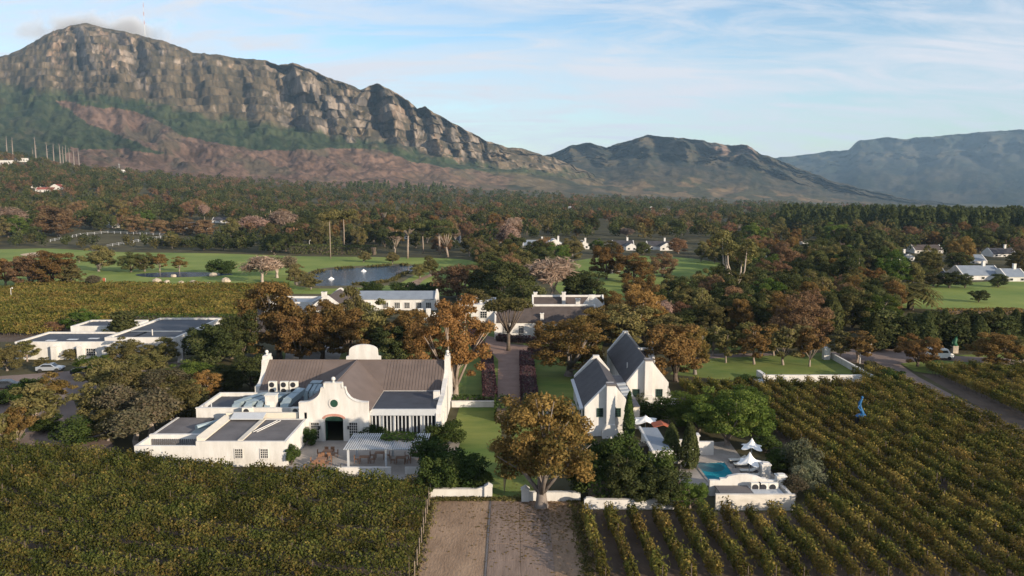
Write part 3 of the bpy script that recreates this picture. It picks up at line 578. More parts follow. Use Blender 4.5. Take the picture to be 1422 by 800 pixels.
# end gables, seen edge-on, and the round-topped rear gable
for x in (XL, XR):
    pr = holbol(4.7, 4.0); pr = [(YR + u, z * 1.06) for u, z in pr]
    MB().prism(pr, x - .3, x + .3, 'x').build('end_gable', M['white'], main)
    ball_finial(main, x, YR, 7.6, .25)
    MB().box(x - .38, x + .38, YR - 1.2, YR + 1.2, 6.98, 7.1).build('gable_moulding', M['white'], main)
MB().prism([(GX - 2.5, 3), (GX - 2.5, 6.4), (GX - 2.1, 6.5)] + [(GX + 2.05 * math.cos(a), 7.3 + .85 * math.sin(a)) for a in np.linspace(math.pi, 0, 15)] + [(GX + 2.1, 6.5), (GX + 2.5, 6.4), (GX + 2.5, 3)], YB, YB + .5, 'y').build('rear_gable', M['white'], main)
# glazed verandah
MB().box(GX + 4.35, XR - .3, 94.2, YE - .43, 3.5, 3.66).build('verandah_roof', M['feltdark'], main)
MB().box(GX + 4.2, XR - .3, 93.95, 94.2, 2.95, 3.74).build('fascia', M['pergola'], main)
vp = MB().box(GX + 4.3, XR - .4, 94.6, 94.66, 0, 2.95).build('verandah_glass', M['glass'], main)
for i in range(18):
    x = GX + 4.4 + (XR - .4 - GX - 4.4) * i / 17; MB().box(x - .06, x + .06, 94.25, 94.45, 0, 2.95).build('glazing_post', M['pergola'], main)
for i in (2, 5, 9, 12): MB().prism([(GX + 4.4 + i * .5, .4), (GX + 4.75 + i * .5, .4), (GX + 4.78 + i * .5, 2.9), (GX + 4.4 + i * .5, 2.9)], 94.5, 94.56, 'y').build('curtain', M['canvas'], main)
MB().prism([(93.8, 0), (YE + .4, 0), (YE + .4, 5.2), (100.2, 4.1), (95, 3.95), (93.8, 3.2)], XR - .3, XR + .3, 'x').build('wing_wall', M['white'], main)
MB().box(XR - 1.1, XR - .32, 98.8, 99.6, 3.66, 4.7).build('roof_hatch', M['white'], main)
for y in (97.5, 100.5): window(main, y, XR + .3, .8, .9, 1.5, '+x', 3, 4)
# ------------------------------------------------------------------ flat-roofed kitchen wing and its plant
kit = thing('kitchen_wing', 'flat-roofed white service wing with parapets beside the vineyard, two small barred windows', 'building', (-33, 92, 0))
KL, KS, KR, KY = -41.6, -34.8, -24.85, 85.3
flat_block(kit, KS, KR, KY, 94.2, 2.85, par_h=.06)
MB().box(KL, KS, KY, KY + .3, 0, 2.35).box(KL, KL + .3, KY + .3, 96.5, 0, 2.35).build('wall', M['white'], kit)
MB().box(KL + .3, KS, KY + .3, 88.3, .4, .9).build('flat_roof', M['feltdark'], kit)
cl = MB()
for i in range(26): cl.box(KL + .6 + i * .23, KL + .72 + i * .23, 88.2, 88.3, .9, 2.2)
tag(cl.build('corrugated_sheet', M['felt'], kit), kind='stuff')
MB().box(KL + .3, KS, 88.3, 88.7, 0, 2.7).build('wall', M['white'], kit)
MB().box(KL + .3, KS - 2.2, 88.7, 96.5, 2.1, 2.3).build('flat_roof', M['felt'], kit); MB().box(KS - 2.2, KS, 88.7, 93, 2.3, 2.55).build('flat_roof', M['feltgreen'], kit)
MB().tube([(KS - 2.2, 91, 2.7), (KS - .4, 93.5, 2.7)], .3, 8).build('roof_pipe', M['duct'], kit)
flat_block(kit, -39.2, -26.2, 96.5, 104.6, 3.45, roof='feltdark', par_h=.5)
coping(kit, -39.2, -26.2, 96.5, 96.8, 3.45)
MB().prism([(KS, 2.85), (KS + .9, 2.85), (KS + .9, 3.0), (KS, 3.3)], KY + .3, 94.2, 'y').build('parapet', M['cream'], kit)
MB().box(-30.3, -29.75, KY + .35, 94.0, 2.8, 2.93).build('roof_upstand', M['cream'], kit)
for x in (-28.6, -28.2): MB().tube([(x - .9, 88.5, 2.95), (x + .5, 93, 2.95)], .06, 5).build('roof_pipe', M['white'], kit)
MB().prism([(93.2, 3.0), (94.6, 3.4), (94.6, 3.5), (93.2, 3.12)], KS + 1.0, -29.9, 'x').build('canopy', M['pergola'], kit)
MB().box(-34.8, -26.0, 94.6, 95.0, 2.6, 3.45).build('parapet', M['cream'], kit)
window(kit, -30.1, KY, 1.0, .8, 1.0, '-y', 4, 4); window(kit, -27.3, KY, 1.0, .8, 1.0, '-y', 4, 4)
MB().box(KR - .3, KR, 94.2, 94.9, 0, 3.6).build('pier', M['white'], kit)
for x in (-38.2, -37.7): MB().tube([(x, 97.6, 2), (x, 97.6, 3.9)], .07, 6).build('vent_pipe', M['pergola'], kit)
def ac_unit(x, y, z, label, w=.95, d=.4, h=1.35, fans=2, group='air conditioning units'):
    t = thing('air_conditioner', label, 'air conditioner', (x, y, z), 0, group)
    MB().box(x - w / 2, x + w / 2, y - d / 2, y + d / 2, z, z + h).build('casing', M['unit'], t)
    for i in range(fans):
        zc = z + h * (i + .5) / fans; r = min(w * .34, h / fans * .42)
        MB().prism([(x - .08 + r * math.cos(a), zc + r * math.sin(a)) for a in np.linspace(0, 2 * math.pi, 14, endpoint=False)], y - d / 2 - .03, y - d / 2 - .005, 'y').build('fan_grille', M['steel'], t)
    return t
for i, (px, lb) in enumerate(((383, 'left of three upright white fan units standing before the grey roof'), (399, 'middle of three upright white fan units standing before the grey roof'), (412, 'right one of three upright white fan units, nearest the pale rooftop cowl'))):
    x, y, z = atY(px, 540, 102.9); t_ = ac_unit(x, y, 3.7, lb, 1.05, .5, 1.65)
    for a_ in (-.45, .45): MB().box(x + a_ - .05, x + a_ + .05, y - .2, y + .2, 2.9, 3.7).build('stand', M['steel'], t_)
for i, px in enumerate((349, 416)):
    x = atY(px, 577, 95.6)[0]; ac_unit(x, 95.6, 3.05, ('boxy white unit on the kitchen roof edge beside the long canopy', 'boxy white unit on the kitchen roof edge next to the curved front gable')[i], 1.2, .7, .8, 1)
ducts = thing('duct_run', 'cluster of blue-grey galvanised air ducts bending over the kitchen roof', 'air duct', (-30, 100, 2.95))
def duct(pts, w, h):
    mb = MB(); pts = [Vector(p) for p in pts]; ring = []
    for i, p in enumerate(pts):
        d = (pts[min(i + 1, len(pts) - 1)] - pts[max(i - 1, 0)]).normalized(); s_ = Vector((1, 0, 0)) if abs(d.x) < .7 else Vector((0, 1, 0)); s_ = (s_ - d * s_.dot(d)).normalized(); u = d.cross(s_)
        n = len(mb.v); ring.append(n); mb.v += [tuple(p + s_ * (a * w / 2) + u * (b * h / 2)) for a, b in ((-1, -1), (1, -1), (1, 1), (-1, 1))]
    for a, b in zip(ring, ring[1:]): mb.f += [(a + j, a + (j + 1) % 4, b + (j + 1) % 4, b + j) for j in range(4)]
    mb.f += [tuple(ring[0] + j for j in (3, 2, 1, 0)), tuple(ring[-1] + j for j in range(4))]
    p = mb.build('duct', M['duct'], ducts)
    for q in range(1, len(pts) - 1):
        mbf = MB(); c = pts[q]; mbf.box(c.x - w / 2 - .05, c.x + w / 2 + .05, c.y - .05, c.y + .05, c.z - h / 2 - .05, c.z + h / 2 + .05); mbf.build('flange', M['duct'], p)
for x0, x1, w in ((-34.4, -32.6, .9), (-32.9, -31.0, .95), (-31.5, -30.3, .75), (-30.5, -29.5, .7)):
    duct([(x0, 97.0, 3.0), (x0, 97.05, 3.45), (x0 + .12, 97.5, 3.8), ((x0 + x1) / 2, 98.6, 3.95), (x1, 100.0, 4.0), (x1 + .3, 101.2, 3.95)], w, .6)
duct([(-28.3, 97.0, 3.0), (-28.3, 97.05, 3.6), (-28.15, 97.9, 4.0), (-27.6, 99.6, 4.35), (-27.2, 101.0, 4.6)], 1.05, .75)
duct([(-32.6, 101.3, 3.9), (-30.5, 101.4, 3.9), (-28.8, 101.3, 3.9)], .8, .6)
for x in (-26.6, -25.9, -25.3): duct([(x, 100.6, 3.0), (x, 100.7, 4.3), (x + .2, 102.4, 4.9)], .5, .5)
cw = thing('vent_cowl', 'tall white boxy vent tower rising among the grey ducts on the kitchen roof', 'vent', (-30.15, 97.6, 2.95))
MB().box(-30.75, -29.5, 97.0, 98.2, 2.95, 4.9).build('casing', M['white'], cw); MB().box(-30.6, -29.65, 96.96, 97.0, 3.2, 4.2).build('louvre', M['unit'], cw); MB().box(-30.85, -29.4, 96.9, 98.3, 4.9, 5.0).build('cap', M['unit'], cw)
cw = thing('vent_cowl', 'blue-grey metal cowl raised on the main roof right of the fan units', 'vent', (-25.9, 103.8, 3.6))
MB().box(-26.6, -25.4, 103.2, 104.4, 3.4, 5.0).build('casing', M['duct'], cw); MB().box(-26.7, -25.3, 103.1, 104.5, 5.0, 5.12).build('cap', M['duct'], cw); MB().box(-26.45, -25.55, 103.16, 103.2, 4.2, 4.85).build('louvre', M['steel'], cw)
for o in list(C.objects):
    if o.parent is None and o.name.split('.')[0] in ('kitchen_wing', 'air_conditioner', 'duct_run', 'vent_cowl'): o.location.y -= 1.2
# ------------------------------------------------------------------ pergola and terrace furniture
pg = thing('pergola', 'low grey-white slatted pergola with a green creeper on its roof', 'pergola', (-14, 87.3, 0))
for x in (-17.8, -13.7, -9.9):
    for y in (82.9, 87.7): MB().box(x - .11, x + .11, y - .11, y + .11, 0, 2.3).build('post', M['pergola'], pg)
for y in (82.9, 87.7): MB().box(-18.2, -9.4, y - .07, y + .07, 2.3, 2.47).build('beam', M['pergola'], pg)
for i in range(37): x = -18.15 + i * .242; MB().box(x - .055, x + .055, 82.4, 88.1, 2.472, 2.56).build('slat', M['pergola'], pg)
tabm = MB().box(-.55, .55, -.4, .4, .7, .75).mesh('table_top', M['wood']); legm = MB().box(-.035, .035, -.035, .035, 0, .7).mesh('leg', M['wood'])
seatm = MB().box(-.22, .22, -.22, .22, .42, .46).mesh('seat', M['wood']); clegm = MB().box(-.02, .02, -.02, .02, 0, .42).mesh('leg', M['wood']); backm = MB().box(-.22, .22, .19, .22, .46, .9).mesh('backrest', M['wood'])
def table(x, y, label, group=None):
    t = thing('table', label, 'table', (x, y, .03), 0, group); put('table_top', tabm, t)
    for a in (-.48, .48):
        for b in (-.33, .33): put('leg', legm, t, (a, b, 0))
def chair(x, y, rz, label, group='wooden chairs at the terrace tables'):
    t = thing('chair', label, 'chair', (x, y, .03), rz, group); put('seat', seatm, t); put('backrest', backm, t)
    for a in (-.19, .19):
        for b in (-.19, .19): put('leg', clegm, t, (a, b, 0))
tl = ['teak table furthest back on the terrace, nearest the arched doorway', 'middle teak table of the row between kitchen wall and pergola', 'teak table nearest the vineyard hedge, left of the pergola']
for i, (px, py) in enumerate(((455, 626), (446, 637), (437, 648))):
    x, y = G(px, py, .75); table(x, y, tl[i], 'teak tables on the front terrace')
    for a, b, r in ((-.35, -.75, math.pi), (.35, -.75, math.pi), (-.35, .75, 0), (.35, .75, 0), (-.95, 0, math.pi / 2), (.95, 0, -math.pi / 2)):
        chair(x + a, y + b, r, f"wooden chair at the {('left end' if a < 0 else 'right end') if abs(a) > .5 else ('near' if b < 0 else 'far') + (' left' if a < 0 else ' right') + ' side'} of the {('furthest', 'middle', 'nearest')[i]} teak terrace table")
for (x, y), w_ in zip(((-16.5, 85.2), (-12.4, 85.0), (-11, 86.4), (-15, 86.6)), ('front left', 'front right', 'back right', 'back left')):
    table(x, y, f'{w_} wooden table in the shade under the slatted pergola', 'tables under the pergola')
    for a, r in ((-.9, math.pi / 2), (.9, -math.pi / 2)): chair(x + a, y, r, f"wooden chair {'left' if a < 0 else 'right'} of the {w_} table under the slatted pergola", 'chairs under the pergola')
tw = thing('terrace_wall', 'low white wall in front of the pergola behind the vines', 'wall', (-14, 84, 0)); MB().box(-19, -13, 81.7, 82, 0, .75).build('wall', M['white'], tw); MB().box(-11.5, -9.2, 81.7, 82, 0, .75).build('wall', M['white'], tw)
# ------------------------------------------------------------------ estate walls
def low_wall(label, x0, x1, y, h, piers=(), th=.35, scroll=0):
    t = thing('garden_wall', label, 'wall', ((x0 + x1) / 2, y, 0))
    top = [(x0, 0), (x1, 0), (x1, h)] + ([(x1 - .2, h + .25), (x1 - .6, h + .25), (x1 - 1.4, h + .02)] if scroll > 0 else []) + ([(x0 + 1.4, h + .02), (x0 + .6, h + .25), (x0 + .2, h + .25)] if scroll < 0 else []) + [(x0, h)]
    MB().prism(top, y - th / 2, y + th / 2, 'y').build('wall', M['white'], t)
    MB().box(x0 - .02, x1 + .02, y - th / 2 - .05, y + th / 2 + .05, h, h + .07).build('coping', M['white'], t)
    for px_ in piers:
        p = MB().box(px_ - .38, px_ + .38, y - .38, y + .38, 0, h + .35).build('pier', M['white'], t); MB().prism([(px_ - .44, h + .35), (px_ + .44, h + .35), (px_, h + .62)], y - .44, y + .44, 'y').build('cap', M['white'], p)
    return t
low_wall('low white wall left of the drive, below the dark bushes', -8.2, -2.4, 75.4, .78, (-2.35,), scroll=1)
low_wall('low white wall right of the drive, behind the big orange oak', 1.35, 6.7, 74.4, .85, (1.3,))
low_wall('long low white wall behind the first rows of vines, below the hedge', 6.9, 16.4, 72.4, .9, (), scroll=-1)
low_wall('short low white wall on the lawn, right of the restaurant end gable', -8.5, -2.5, 108.5, .8, ())
low_wall('short low white wall left of the front cottage', 4.6, 8.3, 105.0, .85, (8.2,))
t = thing('retaining_wall', 'white retaining wall holding the lawn above the right vineyard, with a raking arm to the road', 'wall', (50, 123.6, 0))
xa, ya = G(1063, 532); xb, yb = G(1217, 533); xc, yc = G(1155, 498)
MB().box(xa, xb, 123.2, 123.6, 0, 1.15).build('wall', M['white'], t)
dv = Vector((xc - xb, yc - 123.4, 0)); nv = Vector((-dv.y, dv.x, 0)).normalized() * .2
MB().prism([(xb - nv.x, 123.4 - nv.y), (xc - nv.x, yc - nv.y), (xc + nv.x, yc + nv.y), (xb + nv.x, 123.4 + nv.y)], 0, 1.05, 'z').build('wall', M['white'], t)
MB().box(xa - .3, xa + .3, 123.1, 126.5, 0, 1.25).build('pier', M['white'], t); MB().box(xa + 2.8, xa + 3.4, 122.2, 122.8, 0, .9).build('pier', M['white'], t)
gp = thing('gate_pillar', 'square white pillar at the head of the raking wall by the road', 'pillar', (*G(1147, 499), 0)); x, y = G(1147, 499)
MB().box(x - .55, x + .55, y - .5, y + .5, 0, 2.1).build('shaft', M['white'], gp); MB().box(x - .65, x + .65, y - .6, y + .6, 2.1, 2.25).build('cap', M['white'], gp)
# ------------------------------------------------------------------ the two cottages on the right
def end_chimney(t, x, y, w, z1, flare):
    c = MB().box(x - w / 2, x + w / 2, y - .75, y + .15, 0, z1).prism([(x - w / 2 - flare, 0), (x + w / 2 + flare, 0), (x + w / 2 + flare, .7), (x + w / 2, 1.7), (x - w / 2, 1.7), (x - w / 2 - flare, .7)], y - 1.0, y - .0, 'y').build('chimney', M['white'], t)
    MB().box(x - w / 2 - .08, x + w / 2 + .08, y - .83, y + .23, z1 + .002, z1 + .2).build('chimney_cap', M['felt'], c)
def cottage(label, xl, xc, xr, y0, y1, zl, za, zr, ch):
    t = thing('gabled_cottage', label, 'cottage', (xc, (y0 + y1) / 2, 0))
    MB().prism([(xl, 0), (xr, 0), (xr, zr), (xc, za), (xl, zl)], y0 + .3, y1 - .3, 'y').build('wall', M['white'], t)
    for (e, ze, sg) in ((xl, zl, -1), (xr, zr, 1)):
        k_ = (za - ze) / (xc - e); o = .18
        MB().prism([(e + sg * o, ze - o * abs(k_) + .02), (xc, za + .02), (xc, za + .18), (e + sg * o, ze - o * abs(k_) + .18)], y0 + .6, y1 - .6, 'y').build('roof', M['roofdark'], t)
    pr = [(xl - .1, 0), (xr + .1, 0), (xr + .1, zr + .3), (xc + .45, za + .28), (xc + .45, za + .5), (xc - .45, za + .5), (xc - .45, za + .28), (xl - .1, zl + .3)]
    for a in (y0, y1 - .75): MB().prism(pr, a, a + .75, 'y').build('gable', M['white'], t)
    end_chimney(t, xc + ch, y0, 1.05, za + .35, .5)
    return t
c1 = cottage('nearer white cottage with steep slate roof, tall end chimney and two small windows', 9.1, 12.15, 14.0, 96.5, 113.8, 3.35, 6.2, 4.35, .0)
for x in (10.9, 13.1): window(c1, x, 96.5, 2.55, .62, .95, '-y', 3, 4, fm=M['greenpaint'])
for y in (99, 103, 107): window(c1, y, 9.1, 1.2, .9, 1.4, '-x', 3, 4, fm=M['greenpaint'])
for i in range(4): MB().box(10.2 + i * .3 - .03, 10.2 + i * .3 + .35, 99.9 + i * .5, 100.0 + i * .5, 4.55 + i * .29, 4.64 + i * .29).build('roof_step', M['felt'], c1)
MB().prism([(9.15, 3.4), (8.5, 3.25), (8.5, 3.1), (9.15, 3.15)], 97.3, 113, 'y').build('gutter', M['pergola'], c1)
c2 = cottage('further white cottage with slate roof, end chimney and a small side wing', 16.35, 19.25, 22.1, 110.0, 133.0, 3.0, 6.2, 3.05, .0)
for x in (17.6, 20.9): window(c2, x, 110, 1.3, .8, 1.0, '-y', 3, 4, fm=M['greenpaint'])
MB().prism([(22.1, 0), (22.1, 2.9), (22.5, 1.9), (23.3, 1.1), (23.6, .9), (23.6, 0)], 110.0, 110.4, 'y').build('skirt_wall', M['white'], c2)
MB().prism([(121.2, 0), (126.8, 0), (126.8, 2.9), (124, 5.6), (121.2, 2.9)], 21.5, 22.0, 'x').build('gable', M['white'], c2)
MB().prism([(121.2, 2.9), (124, 5.3), (126.8, 2.9)], 19.4, 21.5, 'x').build('wing_roof', M['roofdark'], c2)
MB().prism([(121.0, 0), (127, 0), (127, 3.2), (124.3, 5.9), (124.2, 6.6), (123.8, 6.6), (123.7, 5.9), (121.0, 3.2)], 22.0, 22.4, 'x').build('wing_gable', M['white'], c2)
MB().box(19.6, 22.0, 123.8, 124.2, 5.2, 5.55).build('wing_ridge', M['white'], c2)
MB().tube([(17.2, 116, 3.6), (17.2, 116, 4.9)], .09, 6).build('vent_pipe', M['white'], c2)
for i in range(3): MB().box(18.0 + i * .35, 18.4 + i * .35, 118 + i * .9, 118.15 + i * .9, 4.95 + i * .38, 5.05 + i * .38).build('roof_step', M['felt'], c2)
lk = thing('link_building', 'low flat link with pale pipes and tanks between the two cottages', 'building', (15.1, 108, 0))
MB().box(14.05, 16.3, 99, 116, 0, 2.9).build('wall', M['cream'], lk); MB().box(14.0, 16.32, 98.9, 116.1, 2.9, 3.0).build('flat_roof', M['felt'], lk)
for y in (103, 105, 106.8, 109): MB().tube([(14.4, y, 3.25), (15.9, y + .5, 3.25)], .32, 8).build('tank', M['roofblue'], lk)
c1.location.y -= 1.4; c2.location.y -= .6; lk.location.y -= 1.0
# ------------------------------------------------------------------ outdoor kitchen, pool and pool house
ok = thing('outdoor_kitchen', 'white garden pavilion with a flat sloping blue-grey roof behind the cypress trees', 'building', (16, 91, 0))
xk0, yk0 = G(880, 628, 2.2)
MB().prism([(15.2, 2.1), (17.3, 2.1), (17.3, 2.25), (15.2, 2.25)], 86.6, 95.5, 'y').build('flat_roof', M['roofblue'], ok)
MB().box(15.4, 15.7, 86.8, 95.3, 0, 2.1).box(15.7, 17.1, 86.8, 87.1, 0, 2.1).build('wall', M['white'], ok); MB().box(15.1, 15.35, 86.5, 95.6, 2.1, 2.4).box(15.35, 17.4, 86.5, 86.75, 2.1, 2.4).build('parapet', M['white'], ok)
MB().box(17.6, 20.2, 90.2, 90.6, 0, 2.4).build('wall', M['white'], ok); MB().box(20.2, 21.0, 90.0, 90.8, 0, 2.9).build('pier', M['white'], ok); MB().box(20.1, 21.1, 89.9, 90.9, 2.9, 3.05).build('cap', M['white'], ok)
MB().box(18.0, 19.4, 90.1, 90.2, .9, 1.6).build('serving_hatch', M['dark'], ok); MB().box(17.4, 20.1, 89.3, 90.15, 0, .85).build('counter', M['white'], ok)
gw = thing('garden_wall', 'stub of white wall between the two tall dark cypresses', 'wall', (22, 90, 0)); MB().box(21.4, 23.2, 89.8, 90.2, 0, 1.6).build('wall', M['white'], gw)
def sail_umbrella(name, x, y, z, w, label, m, group=None, corners=4, rot=0.4, rise=1.0):
    t = thing(name, label, 'umbrella', (x, y, 0), 0, group)
    MB().tube([(x, y, 0), (x, y, z + rise)], .05, 6).build('pole', M['pergola'], t)
    mb = MB(); n = 32; rings = 7
    for i in range(rings + 1):
        f_ = i / rings
        for j in range(n):
            a = 2 * math.pi * j / n; c = abs(math.cos(corners / 2 * (a - rot))); r = w * (0.62 + .42 * c ** 3 * f_) * f_
            mb.v.append((x + r * math.cos(a), y + r * math.sin(a), z + rise * (1 - f_) ** 1.7 + .22 * f_ * f_ * (1 - c) - .08 * c * f_))
    for i in range(rings): mb.f += [(i * n + j, i * n + (j + 1) % n, (i + 1) * n + (j + 1) % n, (i + 1) * n + j) for j in range(n)]
    o = mb.build('canopy', m, t); md = o.modifiers.new('solid', 'SOLIDIFY'); md.thickness = .03
    return t
x, y = G(1043, 645); sail_umbrella('parasol', *G(1043, 645), 2.0, 1.4, 'white peaked parasol furthest from the camera beside the pool terrace tree', M['canvas'], 'white parasols at the pool', 4, .5, 1.0)
sail_umbrella('parasol', *G(1040, 664), 1.75, 1.45, 'white peaked parasol standing over the loungers beside the pool', M['canvas'], 'white parasols at the pool', 4, .3, 1.1)
sail_umbrella('parasol', *G(896, 606), 2.0, 1.9, 'white square parasol behind the garden pavilion', M['canvas'], None, 4, .7, .7)
rs = thing('shade_sail', 'rust-red canvas shade spread behind the garden pavilion', 'awning', (18.2, 96.5, 0))
MB().prism([(17.0, 2.0), (18.2, 2.3), (19.9, 1.5), (19.9, 1.54), (18.2, 2.35), (17.0, 2.05)], 95.2, 97.2, 'y').build('canopy', M['canvasred'], rs)
ok.location.y -= 4.2; rs.location.y -= 3.2; gw.location.y -= 2
for a, b, h_ in ((17.1, 95.3, 2.0), (19.8, 95.3, 1.5), (17.1, 97.1, 2.0), (19.8, 97.1, 1.5)): MB().tube([(a, b, 0), (a, b, h_)], .05, 5).build('post', M['wood'], rs)
PT = [G(962, 614), G(1022, 612), G(1042, 640), G(1060, 640), G(1078, 668), G(1090, 690), G(940, 690)]
sheet('pool_terrace', [(950, 617), (1012, 613), (1030, 637), (1062, 640), (1082, 672), (940, 676)], .04, M['paving'])
p0, p1, p2, p3 = G(966, 644), G(1006, 643), G(1024, 668), G(985, 669)
pl = thing('swimming_pool', 'turquoise swimming pool with pale stone rim and corner steps', 'swimming pool', (*p0, 0))
MB().poly([(x, y, .055) for x, y in (p3, p2, p1, p0)]).build('water', M['pool'], pl)
cp = MB(); q = [Vector((*p, 0)) for p in (p0, p1, p2, p3)]; cen = sum(q, Vector()) / 4
for i in range(4):
    a, b = q[i], q[(i + 1) % 4]; oa, ob = a + (a - cen).normalized() * .5, b + (b - cen).normalized() * .5
    n = len(cp.v); cp.v += [(*a.xy, .05), (*b.xy, .05), (*ob.xy, .05), (*oa.xy, .05), (*a.xy, .1), (*b.xy, .1), (*ob.xy, .1), (*oa.xy, .1)]; cp.f += [(n + 4, n + 5, n + 6, n + 7), (n, n + 1, n + 5, n + 4), (n + 2, n + 3, n + 7, n + 6)]
cp.build('rim', M['paving'], pl)
for r_ in (.7, 1.2, 1.7): MB().lathe([(r_, .0), (r_, .075 - r_ * .008)], (p0[0] + 1.2, p0[1] - 1.1, 0), 14).build('step', mat('pool_step', (0.02, .14, .18), .3), pl)
def lounger(px, py, rz, label):
    x, y = G(px, py); t = thing('sun_lounger', label, 'sun lounger', (x, y, .04), rz, 'loungers beside the pool')
    put('frame', MB().box(-.95, .95, -.33, .33, .25, .31).mesh('frame', M['steel']), t); put('mattress', MB().box(-.95, .3, -.3, .3, .31, .4).mesh('mattress', M['unit']), t)
    put('backrest', MB().prism([(.3, .3), (.95, .72), (.95, .8), (.3, .4)], -.3, .3, 'y').mesh('backrest', M['unit']), t)
    for a in (-.85, .8):
        for b in (-.28, .28): put('leg', MB().box(a - .03, a + .03, b - .03, b + .03, 0, .25).mesh('leg', M['steel']), t)
lounger(1024, 643, .05, 'sun lounger furthest from the camera beside the pool'); lounger(1031, 649, .0, 'second sun lounger from the back, just behind the parasol pole'); lounger(1040, 658, -.05, 'third sun lounger from the back, under the nearer parasol'); lounger(1048, 664, -.1, 'sun lounger nearest the white pool house wall')
ph = thing('pool_house', 'low white pump house with a scrolled parapet and streaked front wall behind the vines', 'building', (22.5, 74, 0))
xA, xB = G(993, 708)[0], G(1103, 708)[0]
MB().box(xA, xB, 72.0, 72.3, 0, 1.55).build('front_wall', M['marble'], ph)
yb_ = 75.6; XA, XB = atY(985, 690, yb_)[0], atY(1088, 690, yb_)[0]; mid = atY(1030, 690, yb_)[0]
MB().prism([(XA, 0), (XB, 0), (XB, 1.6), (mid + 2.4, 1.6), (mid + 2.4, 1.77), (mid + 1.9, 1.8), (mid + 1.5, 2.0), (mid + .4, 2.22), (mid - .4, 2.22), (mid - 1.4, 2.02), (mid - 1.6, 1.8), (mid - 2.2, 1.77), (mid - 2.2, 1.6), (XA, 1.6)], yb_, yb_ + .4, 'y').build('scrolled_wall', M['white'], ph)
for xx, yy in ((XB - .3, yb_ + .2), (atY(1062, 665, 79.2)[0], 79.2)):
    p = MB().box(xx - .45, xx + .45, yy - .4, yy + .4, 0, 2.0).build('pier', M['white'], ph); MB().box(xx - .52, xx + .52, yy - .47, yy + .47, 2.0, 2.1).box(xx - .3, xx + .3, yy - .27, yy + .27, 2.1, 2.22).build('cap', M['white'], p)
MB().box(XA + .6, XA + 3.6, 72.9, 75.5, 0, 1.0).build('tank_room', M['white'], ph); MB().box(XA + .5, XA + 3.7, 72.8, 75.55, 1.0, 1.1).build('slab_roof', M['felt'], ph)
MB().box(XA + 3.9, XA + 6.6, 72.7, 75.5, 0, .95).build('store', M['white'], ph); MB().box(XA + 3.8, XA + 6.7, 72.6, 75.55, .95, 1.06).build('slab_roof', M['pergola'], ph); MB().box(XA + 2.6, XA + 3.7, 73.1, 73.2, .3, .9).build('opening', M['dark'], ph)
MB().box(xB - .3, xB, 72.3, yb_, 0, 1.3).build('side_wall', M['white'], ph)
for i, px in enumerate((1049, 1060, 1073)): ac_unit(atY(px, 680, 74.9)[0], 74.9, .8, ('left', 'middle', 'right')[i] + ' one of three squat white fan units behind the streaked pump house wall', .95, .4, .85, 1, 'fan units at the pump house')
# ------------------------------------------------------------------ buildings behind the restaurant
MW, MD = M['greenpaint'], M['dark']
mh = gable_house('manor_house', 'white manor house with dark brown roof at the end of the brick path', -3.6, 17.5, 160.5, 168, 3.5, 6.3, 'x', roof='roofbrown', parapet=.35,
    windows=[(x, 160.5, .9, 1.0, 1.9, '-y', 3, 6) for x in (-1.4, 1.9, 5.2, 8.6, 12.0, 15)], chims=[(6.2, 161.2, 3.0, 5.2, .7, .7), (14.0, 166, 5, 7.6, .9, .9)], cat='building')
MB().box(-3.2, 17.2, 164.0, 164.5, 6.35, 6.75).build('ridge_coping', M['white'], mh)
mh2 = gable_house('manor_house', 'rear wing of the manor house with white ridge coping and stepped gable', 4.5, 20.5, 172, 179, 3.8, 6.8, 'x', roof='roofbrown', parapet=.4, chims=[(11.5, 174, 5, 8.0, .8, .8), (-.5 + 5.8, 177, 5, 7.6, .8, .8)], cat='building')
MB().box(4.9, 20.1, 175.3, 175.8, 6.85, 7.25).build('ridge_coping', M['white'], mh2)
MB().prism([(15.4, 3), (19.6, 3), (19.6, 6.2), (18.2, 7.6), (18.0, 8.2), (16.6, 8.2), (16.4, 7.6), (15.4, 6.2)], 168.6, 169.0, 'y').build('stepped_gable', M['white'], mh2)
an = thing('annex', 'flat-roofed white annex with a barred window left of the manor house', 'building', (-7, 186, 0))
flat_block(an, -12.6, -3.9, 181, 194, 4.3, par_h=.4, roof='roofpale'); window(an, -6.6, 181, 1.2, 1.5, 1.5, '-y', 3, 3); MB().box(-11.5, -9.5, 180.8, 181, 0, 2.2).build('door', M['greenpaint'], an)
for i in range(3): MB().box(-9.5 + i * 1.8, -8.9 + i * 1.8, 186, 187, 3.9, 4.55).build('roof_vent', M['white'], an)
lb = gable_house('long_house', 'long white building with a pale low-pitched roof and dark windows in front of the lake', -41, -19.5, 201, 209, 2.8, 4.4, 'x', roof='roofblue', parapet=.5,
    windows=[(x, 201, .6, 1.3, 1.4, '-y', 3, 4) for x in (-37, -32.5, -29.5, -27, -24, -21.5)], cat='building')
gh = gable_house('gabled_house', 'white-edged brown gabled house with chimney behind the oaks', -48.5, -39.0, 184.5, 200, 2.2, 5.5, 'y', wall='white', roof='roofbrown', parapet=.35, windows=[(-43.7, 184.5, 3.6, .7, .7, '-y', 2, 3), (-46.5, 184.5, .6, 1, 1.3, '-y', 3, 5), (-41, 184.5, .6, 1, 1.3, '-y', 3, 5)], chims=[(-44.9, 187, 4, 6.4, 1.1, 1.1)], cat='building')
MB().prism([(-47.4, 2.5), (-40.1, 2.5), (-43.75, 5.2)], 184.3, 184.46, 'y').build('gable_infill', M['roofbrown'], gh)
fb = thing('low_building', 'flat-roofed white building half hidden left of the gabled house', 'building', (-55, 196, 0)); flat_block(fb, -61, -49, 192, 203, 3.4, par_h=.5, roof='roofblue')
